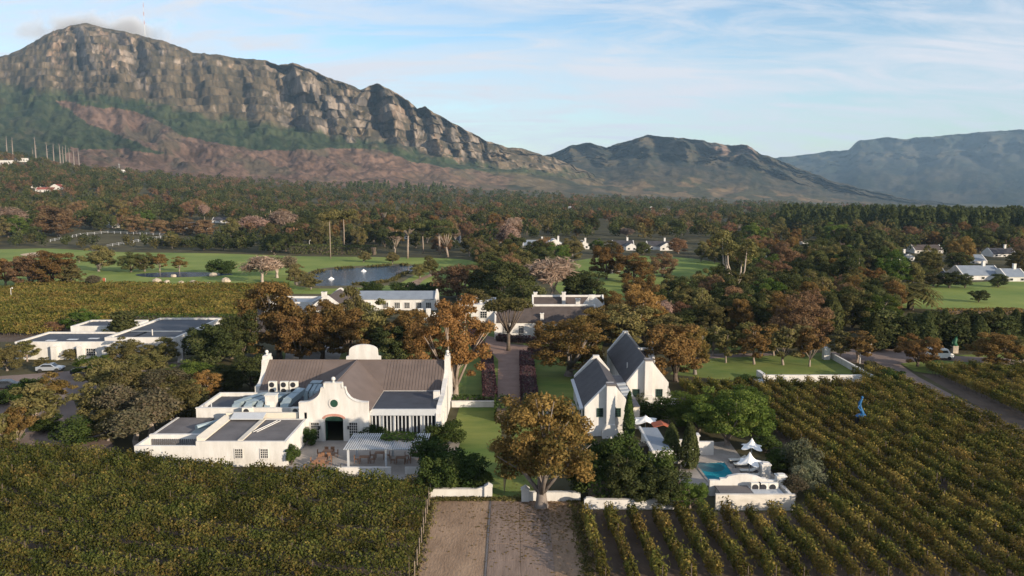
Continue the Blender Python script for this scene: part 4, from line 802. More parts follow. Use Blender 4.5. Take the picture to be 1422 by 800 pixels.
for x in (-58, -54): window(fb, x, 192, .9, 1.3, 1.6, '-y', 3, 4)
ws = thing('garden_wall', 'white scrolled garden wall and gate piers under the trees behind the lawn', 'wall', (-18, 181, 0))
MB().prism([(-21.5, 0), (-16, 0), (-16, 1.6), (-17.4, 1.8), (-18, 2.6), (-18.6, 1.8), (-21.5, 1.6)], 180.8, 181.2, 'y').build('wall', M['white'], ws)
for x in (-21.2, -19.4): MB().box(x - .5, x + .5, 180.5, 181.5, 0, 3.4).build('pier', M['white'], ws)
vr = thing('courtyard_wall', 'white courtyard wall glimpsed under the trees behind the restaurant roof', 'wall', (-40, 150, 0)); MB().box(-43.5, -36.5, 150, 150.4, 0, 2.8).build('wall', M['white'], vr); MB().box(-36.5, -36, 146, 150.4, 0, 1.4).build('wall', M['white'], vr)
sail_umbrella('parasol', *G(437, 490), 1.9, 2.2, 'tan parasol glimpsed under the oak trees behind the restaurant', M['canvastan'], None, 4, .6, .8)
# service buildings on the left
sa = thing('service_building', 'low white flat-roofed building behind three white gate pillars', 'building', (-80, 146, 0)); flat_block(sa, -90, -70.5, 140.5, 151, 3.25, par_h=.3, roof='feltdark', th=.5)
for i, x in enumerate((-79.5, -76.3, -73.5)): window(sa, x, 140.5, .7, 1.6, 1.3, '-y', 4, 3)
for i in range(4): MB().box(-86 + i * 3.4, -84.2 + i * 3.4, 143 + i, 143.9 + i, 2.94, 2.99).build('skylight', M['roofpale'], sa)
MB().tube([(-74, 144, 2.9), (-74, 144, 3.7)], .12, 6).build('vent_pipe', M['white'], sa)
sb = thing('service_building', 'flat-roofed white building with a long dark roof and barred windows on its right wall', 'building', (-68, 154, 0)); flat_block(sb, -75, -61.8, 143, 166, 3.6, par_h=.35, roof='feltdark', th=.45)
for y in (146, 149.6, 154): window(sb, y, -61.8, .9, 1.6, 1.5, '+x', 4, 4)
MB().box(-74, -62.4, 151, 151.3, 3.26, 3.4).build('roof_upstand', M['roofblue'], sb); MB().tube([(-68, 147, 3.2), (-68, 147, 4.4)], .1, 6).build('vent_pipe', M['white'], sb)
sc_ = thing('service_building', 'white shed roof peeping out behind the dark conifer', 'building', (-82, 160, 0)); flat_block(sc_, -88.5, -76.5, 156, 164, 3.5, par_h=.3, roof='felt', th=.45)
pil = [(77, 500, 'left of three white capped pillars in front of the low flat-roofed building'), (113, 500, 'middle of three white capped pillars in front of the low flat-roofed building'), (148, 501, 'right of three white capped pillars in front of the low flat-roofed building'), (252, 503, 'white capped pillar standing alone beside the barred windows of the long dark roof')]
for px, py, lb_ in pil:
    x, y = G(px, py); t = thing('gate_pillar', lb_, 'pillar', (x, y, 0)); MB().box(x - .5, x + .5, y - .45, y + .45, 0, 2.5).build('shaft', M['white'], t); MB().prism([(x - .6, 2.5), (x + .6, 2.5), (x, 2.8)], y - .55, y + .55, 'y').build('cap', M['white'], t)
# ------------------------------------------------------------------ vehicles
def car(name, label, x, y, rz, m, kind='car'):
    t = thing(name, label, 'van' if kind == 'van' else 'car', (x, y, .02), rz)
    if kind == 'van': body = [(-2.4, .35), (2.35, .35), (2.42, .8), (2.3, 1.05), (1.75, 1.25), (1.25, 1.98), (1.0, 2.08), (-2.25, 2.1), (-2.42, 1.9)]; gl = [(-2.0, 1.3), (1.3, 1.3), (1.12, 1.72), (-2.0, 1.8)]; hw, ws_ = .86, [(1.77, 1.26), (1.27, 1.96)]
    else: body = [(-2.05, .3), (2.0, .3), (2.1, .62), (1.95, .8), (1.05, .92), (.45, 1.38), (-.9, 1.42), (-1.6, 1.0), (-2.05, .95)]; gl = [(-1.3, .98), (.85, .96), (.4, 1.3), (-.85, 1.34)]; hw, ws_ = .8, [(1.03, .95), (.47, 1.36)]
    b = MB().prism(body, -hw, hw, 'y').mesh('body', m); o = put('body', b, t); md = o.modifiers.new('bevel', 'BEVEL'); md.width = .09; md.segments = 2; md.limit_method = 'ANGLE'
    for sg in (-1, 1):
        put('side_window', MB().prism(gl, sg * hw - .012, sg * hw + .012, 'y').mesh('side_window', M['glass']), t)
        for wx in ((-1.45, 1.5) if kind == 'van' else (-1.3, 1.3)):
            w = MB().prism([(wx + .33 * math.cos(a), .33 + .33 * math.sin(a)) for a in np.linspace(0, 2 * math.pi, 16, endpoint=False)], sg * hw - .15, sg * hw + .03, 'y'); wo_ = put('wheel', w.mesh('tyre', M['tyre']), t)
            put('rim', MB().prism([(wx + .19 * math.cos(a), .33 + .19 * math.sin(a)) for a in np.linspace(0, 2 * math.pi, 12, endpoint=False)], sg * hw + (.031 if sg > 0 else -.045), sg * hw + (.045 if sg > 0 else -.031), 'y').mesh('rim', M['carsilver']), wo_)
        fx = body[2][0]; put('headlight', MB().box(fx - .1, fx + .02, sg * hw * .75 - .15, sg * hw * .75 + .15, body[2][1] - .05, body[2][1] + .12).mesh('headlight', M['canvas']), t)
    (ax, az), (bx_, bz) = ws_; put('windscreen', MB().poly([(ax + .012, -hw * .86, az), (ax + .012, hw * .86, az), (bx_ + .012, hw * .8, bz), (bx_ + .012, -hw * .8, bz)]).mesh('windscreen', M['glass']), t)
    put('bumper', MB().box(body[1][0] - .05, body[1][0] + .08, -hw * .95, hw * .95, .28, .5).mesh('bumper', M['steel']), t)
x, y = G(1303, 499); car('parked_van', 'white minibus van on the road behind the round autumn tree', x, y, 0.02, M['carwhite'], 'van')
x, y = G(70, 516); car('parked_car', 'silver hatchback parked before the low flat-roofed building', x, y, .15, M['carsilver'])
x, y = G(10, 540); car('parked_car', 'dark car at the left edge of the car park', x, y, .3, M['cardark'])
x, y = G(118, 520); car('parked_car', 'dark car half hidden among bushes beside the right gate pillar', x, y, .2, M['cardark'])
x, y = G(1053, 538); car('parked_car', 'silver car half hidden by the hedge at the end of the retaining wall', x, y, 1.2, M['carsilver'])
# ------------------------------------------------------------------ sculptures, posts, fences
x, y = G(1194, 597); t = thing('statue', 'bright blue abstract standing figure among the vines', 'statue', (x, y, 0))
mb = MB().box(x - .62, x + .62, y - .4, y + .4, .0, 1.75).build('plinth', M['steel'], t)
mb = MB().tube([(x + .15, y, 1.6), (x + .25, y - .1, 2.2), (x - .1, y, 2.9), (x - .25, y, 3.4), (x + .05, y, 3.9), (x + .15, y, 4.2)], [.3, .26, .2, .25, .14, .08], 8).ball((x + .1, y, 4.15), .19, 8, 6).build('figure', M['statueblue'], t, True)
t.scale = (.85, .85, 1.02)
MB().tube([(x - .2, y, 3.4), (x - .5, y - .2, 2.9), (x - .1, y - .3, 2.5)], [.13, .11, .09], 6).build('arm', M['statueblue'], t); MB().prism([(x - .7, 1.75), (x + .75, 1.75), (x + .6, 2.1), (x - .3, 2.0)], y - .35, y + .35, 'y').build('base', M['statueblue'], t)
x, y = G(1325, 490); t = thing('statue', 'green seated figure on a pale square plinth by the conifer row', 'statue', (x, y, 0))
MB().box(x - .5, x + .5, y - .5, y + .5, 0, 1.4).build('plinth', M['stone'], t); MB().tube([(x, y, 1.4), (x - .1, y, 2.0), (x + .1, y, 2.6), (x + .2, y, 3.0)], [.6, .42, .36, .18], 8).ball((x + .25, y, 3.15), .25, 8, 6).build('figure', M['statuegreen'], t, True); MB().tube([(x - .2, y, 2.5), (x - .6, y - .1, 1.9), (x - .3, y - .2, 1.5)], [.15, .13, .12], 6).build('arm', M['statuegreen'], t)
x, y = G(954, 468); t = thing('statue', 'small white bust on a plinth above the dark clipped garden hedges', 'statue', (x, y, 0))
MB().box(x - .45, x + .45, y - .45, y + .45, 0, 3.0).build('plinth', M['white'], t); MB().tube([(x, y, 3), (x, y, 3.4), (x, y, 3.9)], [.42, .5, .2], 8).ball((x, y, 4.1), .28, 8, 6).build('bust', M['white'], t, True)
def post(name, label, px, py, h, r=.08, head=None, cat='post', group=None):
    x, y = G(px, py); t = thing(name, label, cat, (x, y, 0), 0, group); MB().tube([(x, y, 0), (x, y, h)], [r, r * .7], 6).build('pole', M['white'], t)
    if head == 'lamp': MB().tube([(x, y, h), (x + .4, y, h + .1)], .05, 5).build('arm', M['white'], t); MB().ball((x + .45, y, h + .02), .22, 8, 5).build('lamp_head', M['white'], t, True)
    if head == 'sign': MB().box(x - .35, x + .35, y - .05, y + .05, h - .5, h + .25).build('board', M['white'], t)
post('lamp_post', 'thin white lamp post at the left edge of the far vineyard', 16, 418, 3.6, .09, 'lamp', 'lamp post')
post('lamp_post', 'white lamp post on the golf course beside the dark bush left of the lake', 305, 378, 4.2, .1, 'lamp', 'lamp post')
post('lamp_post', 'white lamp post before the dark hedge at the far edge of the fairway', 430, 350, 6, .12, 'lamp', 'lamp post')
post('sign_post', 'small white sign on a post beside the road junction', 1208, 492, 1.7, .07, 'sign', 'sign')
post('marker_post', 'short white post in front of the raking white wall', 1194, 505, 1.8, .1, None)
post('marker_post', 'pale short post at the mouth of the gravel track', 1246, 490, 1.3, .14, None)
post('golf_flag', 'golf flagstick with a small red flag on the green', 133, 398, 2.2, .06, None, 'flag')
x, y = G(147, 398); t = thing('golf_flag', 'red-and-white marker flag by the low bush on the green', 'flag', (x, y, 0)); MB().tube([(x, y, 0), (x, y, 2.8)], .05, 5).build('pole', M['white'], t); MB().box(x - .9, x, y - .03, y + .03, 1.7, 2.8).build('banner', M['canvasred'], t)
fe = thing('vineyard_fence', 'line of pale posts and wire edging the left vineyard along the dirt yard', 'fence', (-7.8, 68, 0))
xf0, yf0 = G(598, 692); xf1, yf1 = G(576, 806); pm = MB().tube([(0, 0, 0), (0, 0, 1.6)], .035, 5).mesh('fence_post', M['barkpale'])
for i in range(9): f_ = i / 8; put('fence_post', pm, fe, (xf0 + (xf1 - xf0) * f_ + 7.8, yf0 + (yf1 - yf0) * f_ - 68, 0))
for z in (.6, 1.1, 1.6): MB().tube([(xf0, yf0, z), (xf1, yf1, z)], .008, 4).build('wire', M['steel'], fe)
pf = thing('paddock_fence', 'white post and rail fence round the riding paddock beyond the fairway', 'fence', (*Gt(150, 333)[:2], 0))
fpts = [(70, 337), (112, 328), (150, 325), (222, 328), (240, 329), (205, 334), (165, 341), (148, 344)]
pm = MB().box(-.1, .1, -.1, .1, 0, 1.6).mesh('fence_post', M['pergola']); org = pf.location
for (a, b) in zip(fpts, fpts[1:]):
    A, B = Gt(*a), Gt(*b); A, B = Vector(A), Vector(B); n = max(2, int((B - A).length / 5))
    for i in range(n): p = A + (B - A) * (i / n); put('fence_post', pm, pf, (p.x - org.x, p.y - org.y, float(terr(p.x, p.y))))
    for z in (.7, 1.45): MB().tube([(A.x, A.y, A.z + z), (B.x, B.y, B.z + z)], .06, 4).build('rail', M['pergola'], pf)
sheet('paddock', [(72, 337), (112, 329), (150, 326), (222, 329), (236, 330), (200, 335), (150, 342)], .05, M['sand']) if False else None
# fountains in the lake
for px, py, lb_ in ((460, 388, 'nearer of the two white fountain plumes on the lake'), (505, 377, 'further of the two white fountain plumes on the lake')):
    x, y = G(px, py); t = thing('fountain', lb_, 'fountain', (x, y, .08), 0)
    rs_ = np.random.RandomState(px); v, f_ = [], []
    for i in range(420):
        a, rr_ = rs_.rand() * 6.28, 1.1 * rs_.rand() ** 1.3; zz = max(0.0, 0.75 * (1 - rr_ / 1.0)) * rs_.rand() ** .4; c = Vector((rr_ * math.cos(a), rr_ * math.sin(a), zz + .03)); e = .04 + .05 * rs_.rand(); n = len(v)
        v += [c + Vector((-e, 0, -e)), c + Vector((e, 0, -e)), c + Vector((e * .5, e, e)), c + Vector((-e * .5, -e, e))]; f_ += [(n, n + 1, n + 2, n + 3)]
    put('plume', fast_mesh('plume', [tuple(q) for q in v], f_, M['spray']), t); put('nozzle', MB().lathe([(.4, -.1), (.4, .1), (.15, .35)], (0, 0, 0), 8).mesh('nozzle', M['steel']), t)
# garden stones along the stream on the fairway
for i, (px, py) in enumerate(((218, 392), (232, 393), (252, 394), (268, 394), (276, 395), (290, 395), (241, 385), (296, 384), (314, 392))):
    x, y = G(px, py); s_ = random.uniform(.8, 1.7); mb = MB().ball((0, 0, .3), 1.0, 8, 5, .6); mb.v = [(a * s_ * random.uniform(.8, 1.2), b * s_ * .7, c * s_ * random.uniform(.8, 1.1)) for a, b, c in mb.v]
    tag(put('boulder', mb.mesh('boulder', M['stone']), None, (x, y, .03)), f'{ORD[i]} tan boulder along the little stream on the fairway', 'boulder', 'boulders on the fairway')
# ------------------------------------------------------------------ houses in the distance
def far_house(px, py, wpx, hpx, label, roof='roofdark', axis='x', wall='white', group=None, depth=9, chim=True, flat=False, pitch=.42):
    g = Gt(px, py)
    if not g: return
    x, y, z = g; sc = y / F; w, h = wpx * sc, hpx * sc; x0, x1 = x - w / 2, x + w / 2; z -= .3
    if flat:
        t = thing('flat_house', label, 'house', (x, y + depth / 2, z), 0, group); flat_block(t, x0, x1, y, y + depth, h + .3, wall=wall, roof=roof, par_h=.3, z=z)
        for i in range(max(1, int(w / 4))): window(t, x0 + (i + .5) * w / max(1, int(w / 4)), y, z + h * .35, min(1.4, w / 5), h * .3, '-y', 1, 1, fm=M['dark'])
        return t
    dd = depth if axis == 'x' else 14; span = dd if axis == 'x' else w; ev = h * .42 + .3; rg = ev + span * pitch * .62
    ws_ = [(x0 + (i + .5) * w / max(2, int(w / 3.5)), y, z + ev * .35, 1.0, ev * .4, '-y', 1, 1) for i in range(max(2, int(w / 3.5)))]
    return gable_house('house', label, x0, x1, y, y + dd, ev, rg, axis, wall=wall, roof=roof, parapet=.12, windows=ws_, chims=[((x0 + x1) / 2 + w * .22, y + dd * .5, ev, rg + 1.4, .9, .9)] if chim else (), base=z, group=group)
far_house(745, 348, 38, 16, 'white house with a long blue-grey roof beyond the centre trees', 'roofblue', 'x', depth=10)
far_house(770, 347, 28, 15, 'grey-roofed white house adjoining the long blue-grey roof, chimney at its peak', 'roofblue', 'y')
far_house(811, 346, 15, 14, 'small white gabled house end among trees between the centre roofs', 'roofdark', 'y')
far_house(866, 346, 30, 12, 'white cottage with dark roof and two chimneys, left of the pair beyond the green', 'roofdark', 'x')
far_house(877, 348, 15, 12, 'white gable end facing us in front of the left dark cottage', 'roofdark', 'y', chim=False)
far_house(917, 347, 36, 12, 'white cottage with dark blue roof, right of the pair beyond the green', 'roofdark', 'x')
far_house(926, 348, 18, 12, 'white gable end at the right end of the pair of dark cottages', 'roofdark', 'y', chim=False)
far_house(1065, 376, 24, 14, 'white gabled house with chimney half sunk among dark trees right of the tall pale gum', 'roofdark', 'y')
far_house(1256, 377, 20, 14, 'white gabled house with dark blue roof left of the right golf houses', 'roofdark', 'y')
far_house(1262, 362, 16, 11, 'small white gabled house just behind the left golf house', 'roofdark', 'y')
far_house(1300, 386, 30, 12, 'low dark-roofed house with white chimney beside the green on the right', 'roofdark', 'x')
far_house(1365, 389, 56, 15, 'long house with blue-grey roof and white veranda posts above the right green', 'roofblue', 'x', depth=11)
far_house(1412, 391, 30, 15, 'pale blue-roofed house at the right edge above the green', 'roofblue', 'x')
far_house(1290, 352, 40, 10, 'broad brown-roofed house behind the right-hand woods', 'roofbrown', 'x', chim=False)
far_house(1395, 357, 34, 10, 'dark-roofed house with a small white gable at the upper right', 'roofdark', 'x')
far_house(1358, 366, 26, 8, 'low blue-roofed house between the upper right trees', 'roofblue', 'x', chim=False)
far_house(1120, 343, 11, 6, 'small white flat-roofed hut on the distant green', 'roofpale', flat=True, depth=5)
far_house(992, 346, 26, 5, 'flat green-fronted pavilion with a pink roof edge beyond the green', 'roofred', flat=True, wall='feltgreen', depth=6)
far_house(62, 268, 26, 9, 'white hillside house with a red tiled roof at upper left', 'roofred', 'x', chim=True)
far_house(76, 264, 15, 8, 'white wing with red roof beside the larger red-roofed hillside house', 'roofred', 'y', chim=False)
for px, py, w_, h_, lb_ in ((8, 231, 16, 8, 'white flat hillside house at the far left edge'), (28, 225, 14, 5, 'pale flat house above the left hillside houses'), (12, 245, 20, 4, 'long low white house under the far left hillside'), (70, 240, 9, 4, 'small pale roof right of the far left hillside houses'), (140, 246, 22, 5, 'pale low house at the edge of the red slope'), (166, 240, 10, 4, 'small white house nearest the power pole on the red slope'), (45, 262, 24, 5, 'white terrace wall below the red-roofed house')):
    far_house(px, py, w_, h_, lb_, 'roofpale', flat=True)
for px, py, w_, h_, r_, lb_ in ((262, 296, 14, 8, 'roofred', 'small house with an orange gable inside the left woods'), (150, 317, 18, 6, 'roofpale', 'long white shed beside the paddock'), (270, 318, 34, 9, 'roofdark', 'white house behind the rust-red hedge trees, left'), (305, 310, 22, 8, 'roofdark', 'white house behind the rust-red hedge trees, right'), (560, 332, 34, 9, 'roofbrown', 'pale low house between the tall umbrella pines'), (632, 338, 14, 8, 'roofdark', 'white columned house right of the umbrella pines'), (612, 318, 12, 7, 'roofdark', 'white gable high in the woods above the umbrella pines'),
        (625, 303, 9, 7, 'roofblue', 'tiny white gable among the centre woods'), (790, 292, 13, 5, 'roofpale', 'pale house left among the distant centre trees'), (867, 284, 9, 8, 'roofpale', 'cream house with tall gable among distant trees'), (878, 290, 8, 5, 'roofdark', 'small white house right of the tall cream gable'), (905, 293, 12, 6, 'roofpale', 'white cluster house left of the orange roof'), (930, 294, 8, 5, 'roofred', 'small orange-roofed house in the distant trees'), (902, 313, 14, 7, 'roofdark', 'white house in front of the distant cluster'), (955, 312, 10, 5, 'roofpale', 'pale small house at the edge of the dark pine wood'), (1240, 264, 9, 4, 'roofpale', 'white house on the far hill slope, uppermost'), (1225, 262, 7, 3, 'roofpale', 'white house on the far hill slope, left of the uppermost'), (1290, 272, 5, 3, 'roofpale', 'tiny white house on the far slope to the right')):
    far_house(px, py, w_, h_, lb_, r_, 'x' if w_ > 12 else 'y', chim=False)
# broadcast mast on the summit
mx_, my_, mz_ = atY(201, 46, 3300); t = thing('broadcast_mast', 'thin red and white broadcast mast standing on the cloudy summit', 'mast', (mx_, my_, mz_))
mt = MB().tube([(mx_, my_, mz_ - 12), (mx_, my_, mz_ + 128)], [1.4, .6], 6).build('pole', M['pergola'], t)
for i in (2, 4, 6): MB().tube([(mx_, my_, mz_ + i * 17), (mx_, my_, mz_ + i * 17 + 15)], [1.55 - i * .1, 1.45 - i * .1], 6).build('band', M['canvasred'], t)

# ------------------------------------------------------------------ foliage
def leaves(P, Nrm, size, rs, asp=1.5, droop=0.0):
    """diamond-shaped leaf sprays: centres P, rough normals Nrm"""
    n = len(P); nr = Nrm + rs.normal(0, .55, (n, 3)); nr /= np.linalg.norm(nr, axis=1, keepdims=True) + 1e-9
    t = np.cross(nr, rs.normal(0, 1, (n, 3))); t /= np.linalg.norm(t, axis=1, keepdims=True) + 1e-9; b = np.cross(nr, t)
    s = (np.asarray(size) * rs.uniform(.6, 1.35, n))[:, None]
    v = np.stack([P - t * s * asp * .5, P + b * s * .42 + nr * s * .1, P + t * s * asp * .5 - np.array([0, 0, 1]) * droop * s, P - b * s * .42 + nr * s * .1], 1).reshape(-1, 3)
    return v, np.arange(4 * n).reshape(n, 4)
def crown_pts(lobes, n, rs, shell=.55, down=.55):
    Lb = np.array(lobes, float); w = (Lb[:, 3] * Lb[:, 4] * Lb[:, 5]) ** (2 / 3); k = rs.choice(len(Lb), n, p=w / w.sum())
    d = rs.normal(0, 1, (n, 3)); d /= np.linalg.norm(d, axis=1, keepdims=True); d[:, 2] = np.where(d[:, 2] < 0, d[:, 2] * down, d[:, 2])
    r = shell + (1 - shell) * rs.rand(n) ** .6; r *= rs.uniform(.85, 1.15, n)
    P = Lb[k, :3] + d * Lb[k, 3:6] * r[:, None]; tint = np.clip(rs.rand(len(Lb))[k] * .55 + rs.rand(n) * .55 - .05, 0, 1)
    return P, d, tint
def lobes_round(rs, H, Rw, z0, k, lr, flat=1.0):
    """k uneven lobes over a ragged crown from z0 to H, half-width Rw, with bays where they are held back"""
    out = []; zc, hz = z0 + (H - z0) * .46, (H - z0) * .54; bays = rs.normal(0, 1, (3, 3)); bays /= np.linalg.norm(bays, axis=1, keepdims=True); sx, sy = rs.uniform(.85, 1.12, 2)
    for i in range(k):
        zz = -.86 + 1.86 * (i + .5) / k; a = i * 2.399 + rs.uniform(-.5, .5); q = math.sqrt(max(.03, 1 - zz * zz)); d = np.array([q * math.cos(a), q * math.sin(a), zz]); rr_ = rs.uniform(.68, 1.08)
        if (bays @ d).max() > .82: rr_ *= rs.uniform(.35, .6)
        f = lr * rs.uniform(.62, 1.25); e = 1 - .75 * lr
        out.append((Rw * e * d[0] * rr_ * sx, Rw * e * d[1] * rr_ * sy, max(z0 + Rw * f * .25, zc + hz * (1 - .55 * lr) * d[2] * rr_), Rw * f, Rw * f, Rw * f * flat * rs.uniform(.7, .95)))
    out.append((0, 0, zc + hz * .1, Rw * .42, Rw * .42, hz * .5)); return out
def trunk_mb(rs, lobes, z0, r, lean=.0, limbs=7, bend=.25):
    mb = MB(); top = Vector((lean, 0, z0 + (max(l[2] for l in lobes) - z0) * .55)); b = Vector((0, 0, -.3))
    mb.tube([(0, 0, -.3), (lean * .15, 0, z0 * .25), (lean * .4 + rs.uniform(-.1, .1), rs.uniform(-.15, .15), z0 * .8), tuple(top)], [r * 1.45, r * 1.05, r * .85, r * .25], 8)
    for l in sorted(lobes, key=lambda q: -q[3])[:limbs]:
        st = Vector((lean * .4, 0, z0 * rs.uniform(.7, 1.05))); e = Vector(l[:3]); m = st.lerp(e, .5) + Vector((rs.uniform(-bend, bend), rs.uniform(-bend, bend), rs.uniform(0, bend * 2)))
        mb.tube([tuple(st), tuple(m), tuple(e)], [r * .5, r * .3, r * .1], 5)
        for _ in range(2):
            e2 = e + Vector((rs.uniform(-1, 1) * l[3], rs.uniform(-1, 1) * l[4], rs.uniform(-.2, .9) * l[5])); mb.tube([tuple(m), tuple(e2)], [r * .18, r * .05], 4)
    return mb
PROTO = {}
def proto(key, name, label_kind, leaf, bark, parts, H): PROTO[key] = (name, leaf, bark, parts, H)
def make_tree(key, name, leaf, bark, H, Rw, z0, k, lr, n, ls, seed, r=.3, lean=0., flat=1.0, shell=.5, limbs=7, down=.6):
    rs = np.random.RandomState(seed); lb = lobes_round(rs, H, Rw, z0, k, lr, flat); lb = [(a + lean * (c / H), b, c, d, e, f) for a, b, c, d, e, f in lb]
    P, d, t = crown_pts(lb, n, rs, shell, down); v, f = leaves(P, d, np.full(n, ls), rs)
    PROTO[key] = (name, [('trunk', trunk_mb(rs, lb, z0 * 1.1, r, lean, limbs).mesh('trunk', M[bark], smooth=True)), ('crown', fast_mesh(key + '_crown', v, f, L[leaf], t))], float(np.percentile(P[:, 2], 99.3)), float(np.percentile(np.hypot(P[:, 0], P[:, 1]), 93)))
for i in range(3):
    make_tree(f'oak{i}', 'oak_tree', 'oak', 'barkgrey', 11.5, 5.0, 1.3, 54, .22, 14500, .215, 10 + i, .5, shell=.35)
    make_tree(f'brown{i}', 'oak_tree', 'brown', 'bark', 11, 4.9, 1.0, 48, .23, 14000, .25, 20 + i, .34, shell=.35)
    make_tree(f'green{i}', 'broadleaf_tree', 'green', 'bark', 10, 4.8, .6, 36, .26, 10000, .27, 30 + i, .35)
    make_tree(f'olive{i}', 'broadleaf_tree', 'olive', 'barkgrey', 9.5, 4.3, .6, 38, .25, 9000, .26, 40 + i, .28, shell=.4)
for i in range(2):
    make_tree(f'gold{i}', 'plane_tree', 'gold', 'barkpale', 14, 4.9, 1.2, 54, .21, 16000, .225, 50 + i, .42, shell=.35, limbs=10)
    make_tree(f'russet{i}', 'autumn_tree', 'russet', 'barkgrey', 10, 5.0, .6, 42, .24, 9500, .25, 60 + i, .3, shell=.4)
    make_tree(f'fresh{i}', 'broadleaf_tree', 'fresh', 'barkpale', 8.5, 5.4, .7, 48, .23, 15000, .21, 70 + i, .35, shell=.5, flat=.8)
    make_tree(f'young{i}', 'young_tree', 'olive', 'barkpale', 6.8, 2.4, 1.2, 22, .28, 3800, .23, 80 + i, .15, shell=.35)
    make_tree(f'youngb{i}', 'young_tree', 'brown', 'barkpale', 6.8, 2.4, 1.2, 22, .28, 3500, .23, 85 + i, .15, shell=.35)
    make_tree(f'shrub{i}', 'shrub', 'hedge', 'bark', 3.6, 2.5, .1, 24, .32, 6000, .17, 90 + i, .15)
    make_tree(f'silver{i}', 'shrub', 'silver', 'bark', 3.8, 2.6, .1, 24, .3, 5000, .17, 95 + i, .15)
    make_tree(f'conifer{i}', 'conifer_tree', 'green', 'bark', 10, 2.9, .3, 20, .45, 3600, .36, 100 + i, .25)
def cone_tree(key, name, leaf, H, Rw, n, ls, seed, pw=1.0, tip=.02):
    rs = np.random.RandomState(seed); u = rs.rand(n) ** .75; z = .25 + u * (H - .25); prof_ = np.minimum(1, (1 - u) ** pw * 1.25 + tip) * np.minimum(1, .55 + u * 4)
    a = rs.rand(n) * 6.283; lump = .85 + .3 * vnoise(a * 2.2 + seed, z * 1.1, seed); r = Rw * prof_ * lump * (.62 + .38 * rs.rand(n) ** .5)
    P = np.stack([r * np.cos(a), r * np.sin(a), z], 1); d = np.stack([np.cos(a), np.sin(a), .5 + 0 * a], 1); v, f = leaves(P, d, np.full(n, ls), rs, 1.9)
    PROTO[key] = (name, [('trunk', MB().tube([(0, 0, -.2), (0, 0, H * .9)], [Rw * .16, .03], 6).mesh('trunk', M['bark'])), ('crown', fast_mesh(key + '_crown', v, f, L[leaf], np.clip(rs.rand(n) * .7 + .3 * vnoise(a * 2, z, seed + 1), 0, 1)))], H, Rw)
cone_tree('cypress0', 'cypress_tree', 'hedge', 6.6, 1.05, 3200, .22, 111, .6); cone_tree('cypress1', 'cypress_tree', 'green', 5.4, 1.25, 3200, .22, 112, .55)
cone_tree('fir0', 'conifer_tree', 'green', 9.5, 2.6, 3600, .36, 113, .8); cone_tree('fir1', 'conifer_tree', 'green', 10, 3.0, 3600, .38, 114, .7, .08)
def pine(key, H, Rw, seed, fork=False, leaf='olive', bark='bark', lean=.8):
    rs = np.random.RandomState(seed); lb = []
    for i in range(15): a = i * 2.4; rr_ = Rw * math.sqrt((i + .5) / 15) * .8; lb.append((rr_ * math.cos(a) + lean, rr_ * math.sin(a), H * (.88 - .09 * (rr_ / Rw) ** 2) + rs.uniform(-.4, .4), Rw * .3, Rw * .3, H * .085))
    P, d, t = crown_pts(lb, 3600, rs, .4, .7); v, f = leaves(P, d, np.full(len(P), .36), rs); mb = MB(); fk = Vector((lean * .5, 0, H * (.32 if fork else .6)))
    mb.tube([(0, 0, -.3), (lean * .2, 0, fk.z * .5), tuple(fk)], [.42, .32, .27], 8)
    for l in lb[2:13]:
        e = Vector(l[:3]); m = fk.lerp(e, .5) + Vector((0, 0, -.3 if fork else .3)); mb.tube([tuple(fk), tuple(m), tuple(e)], [.18, .12, .05], 5)
    PROTO[key] = ('pine_tree', [('trunk', mb.mesh('trunk', M[bark], smooth=True)), ('crown', fast_mesh(key + '_crown', v, f, L[leaf], t))], H, Rw)
pine('pine0', 13, 5.2, 120, True, 'olive'); pine('pine1', 17, 5.4, 121, False, 'green', 'barkpale'); pine('pine2', 16, 4.6, 122, True, 'green', 'barkpale', -1.0)
def bare(key, H, Rw, seed, n=7500, leaf='pink'):
    rs = np.random.RandomState(seed); mb = MB(); tips = []
    def br(p, d, ln, r, dep):
        q = p + d * ln; m = p.lerp(q, .5) + Vector(rs.uniform(-.06, .06, 3)) * ln; mb.tube([tuple(p), tuple(m), tuple(q)], [r, r * .8, r * .6], 5 if dep < 2 else 3, False)
        tips.append((q, d, dep))
        if dep < 4:
            for i in range(4 if dep < 1 else 3):
                nd = (d + Vector(rs.normal(0, .36, 3)) + Vector((0, 0, .16))).normalized(); br(p.lerp(q, rs.uniform(.6, 1)), nd, ln * rs.uniform(.6, .85), r * .55, dep + 1)
    br(Vector((0, 0, -.2)), Vector((0, 0, 1)), H * .27, .3, 0)
    T = [(q, d) for q, d, k in tips if k >= 2]; idx = rs.randint(0, len(T), n); P = np.array([T[i][0] for i in idx]) + rs.normal(0, H * .045, (n, 3)); D = np.array([T[i][1] for i in idx])
    sc = H / max(1e-3, P[:, 2].max()); P = P; v, f = leaves(P, D, np.full(n, .15 if leaf == 'pink' else .17), rs, 6.5 if leaf == 'pink' else 1.8); v2 = v
    PROTO[key] = ('bare_tree', [('trunk', mb.mesh('trunk', M['barkwhite'], smooth=True)), ('crown', fast_mesh(key + '_crown', v2, f, L[leaf], rs.rand(n)))], float(P[:, 2].max()), float(np.percentile(np.hypot(P[:, 0], P[:, 1]), 97)))
bare('bare0', 11, 4.5, 130); bare('bare1', 10, 4.5, 134); bare('brush0', 7, 3.2, 137, 11000, 'brush')
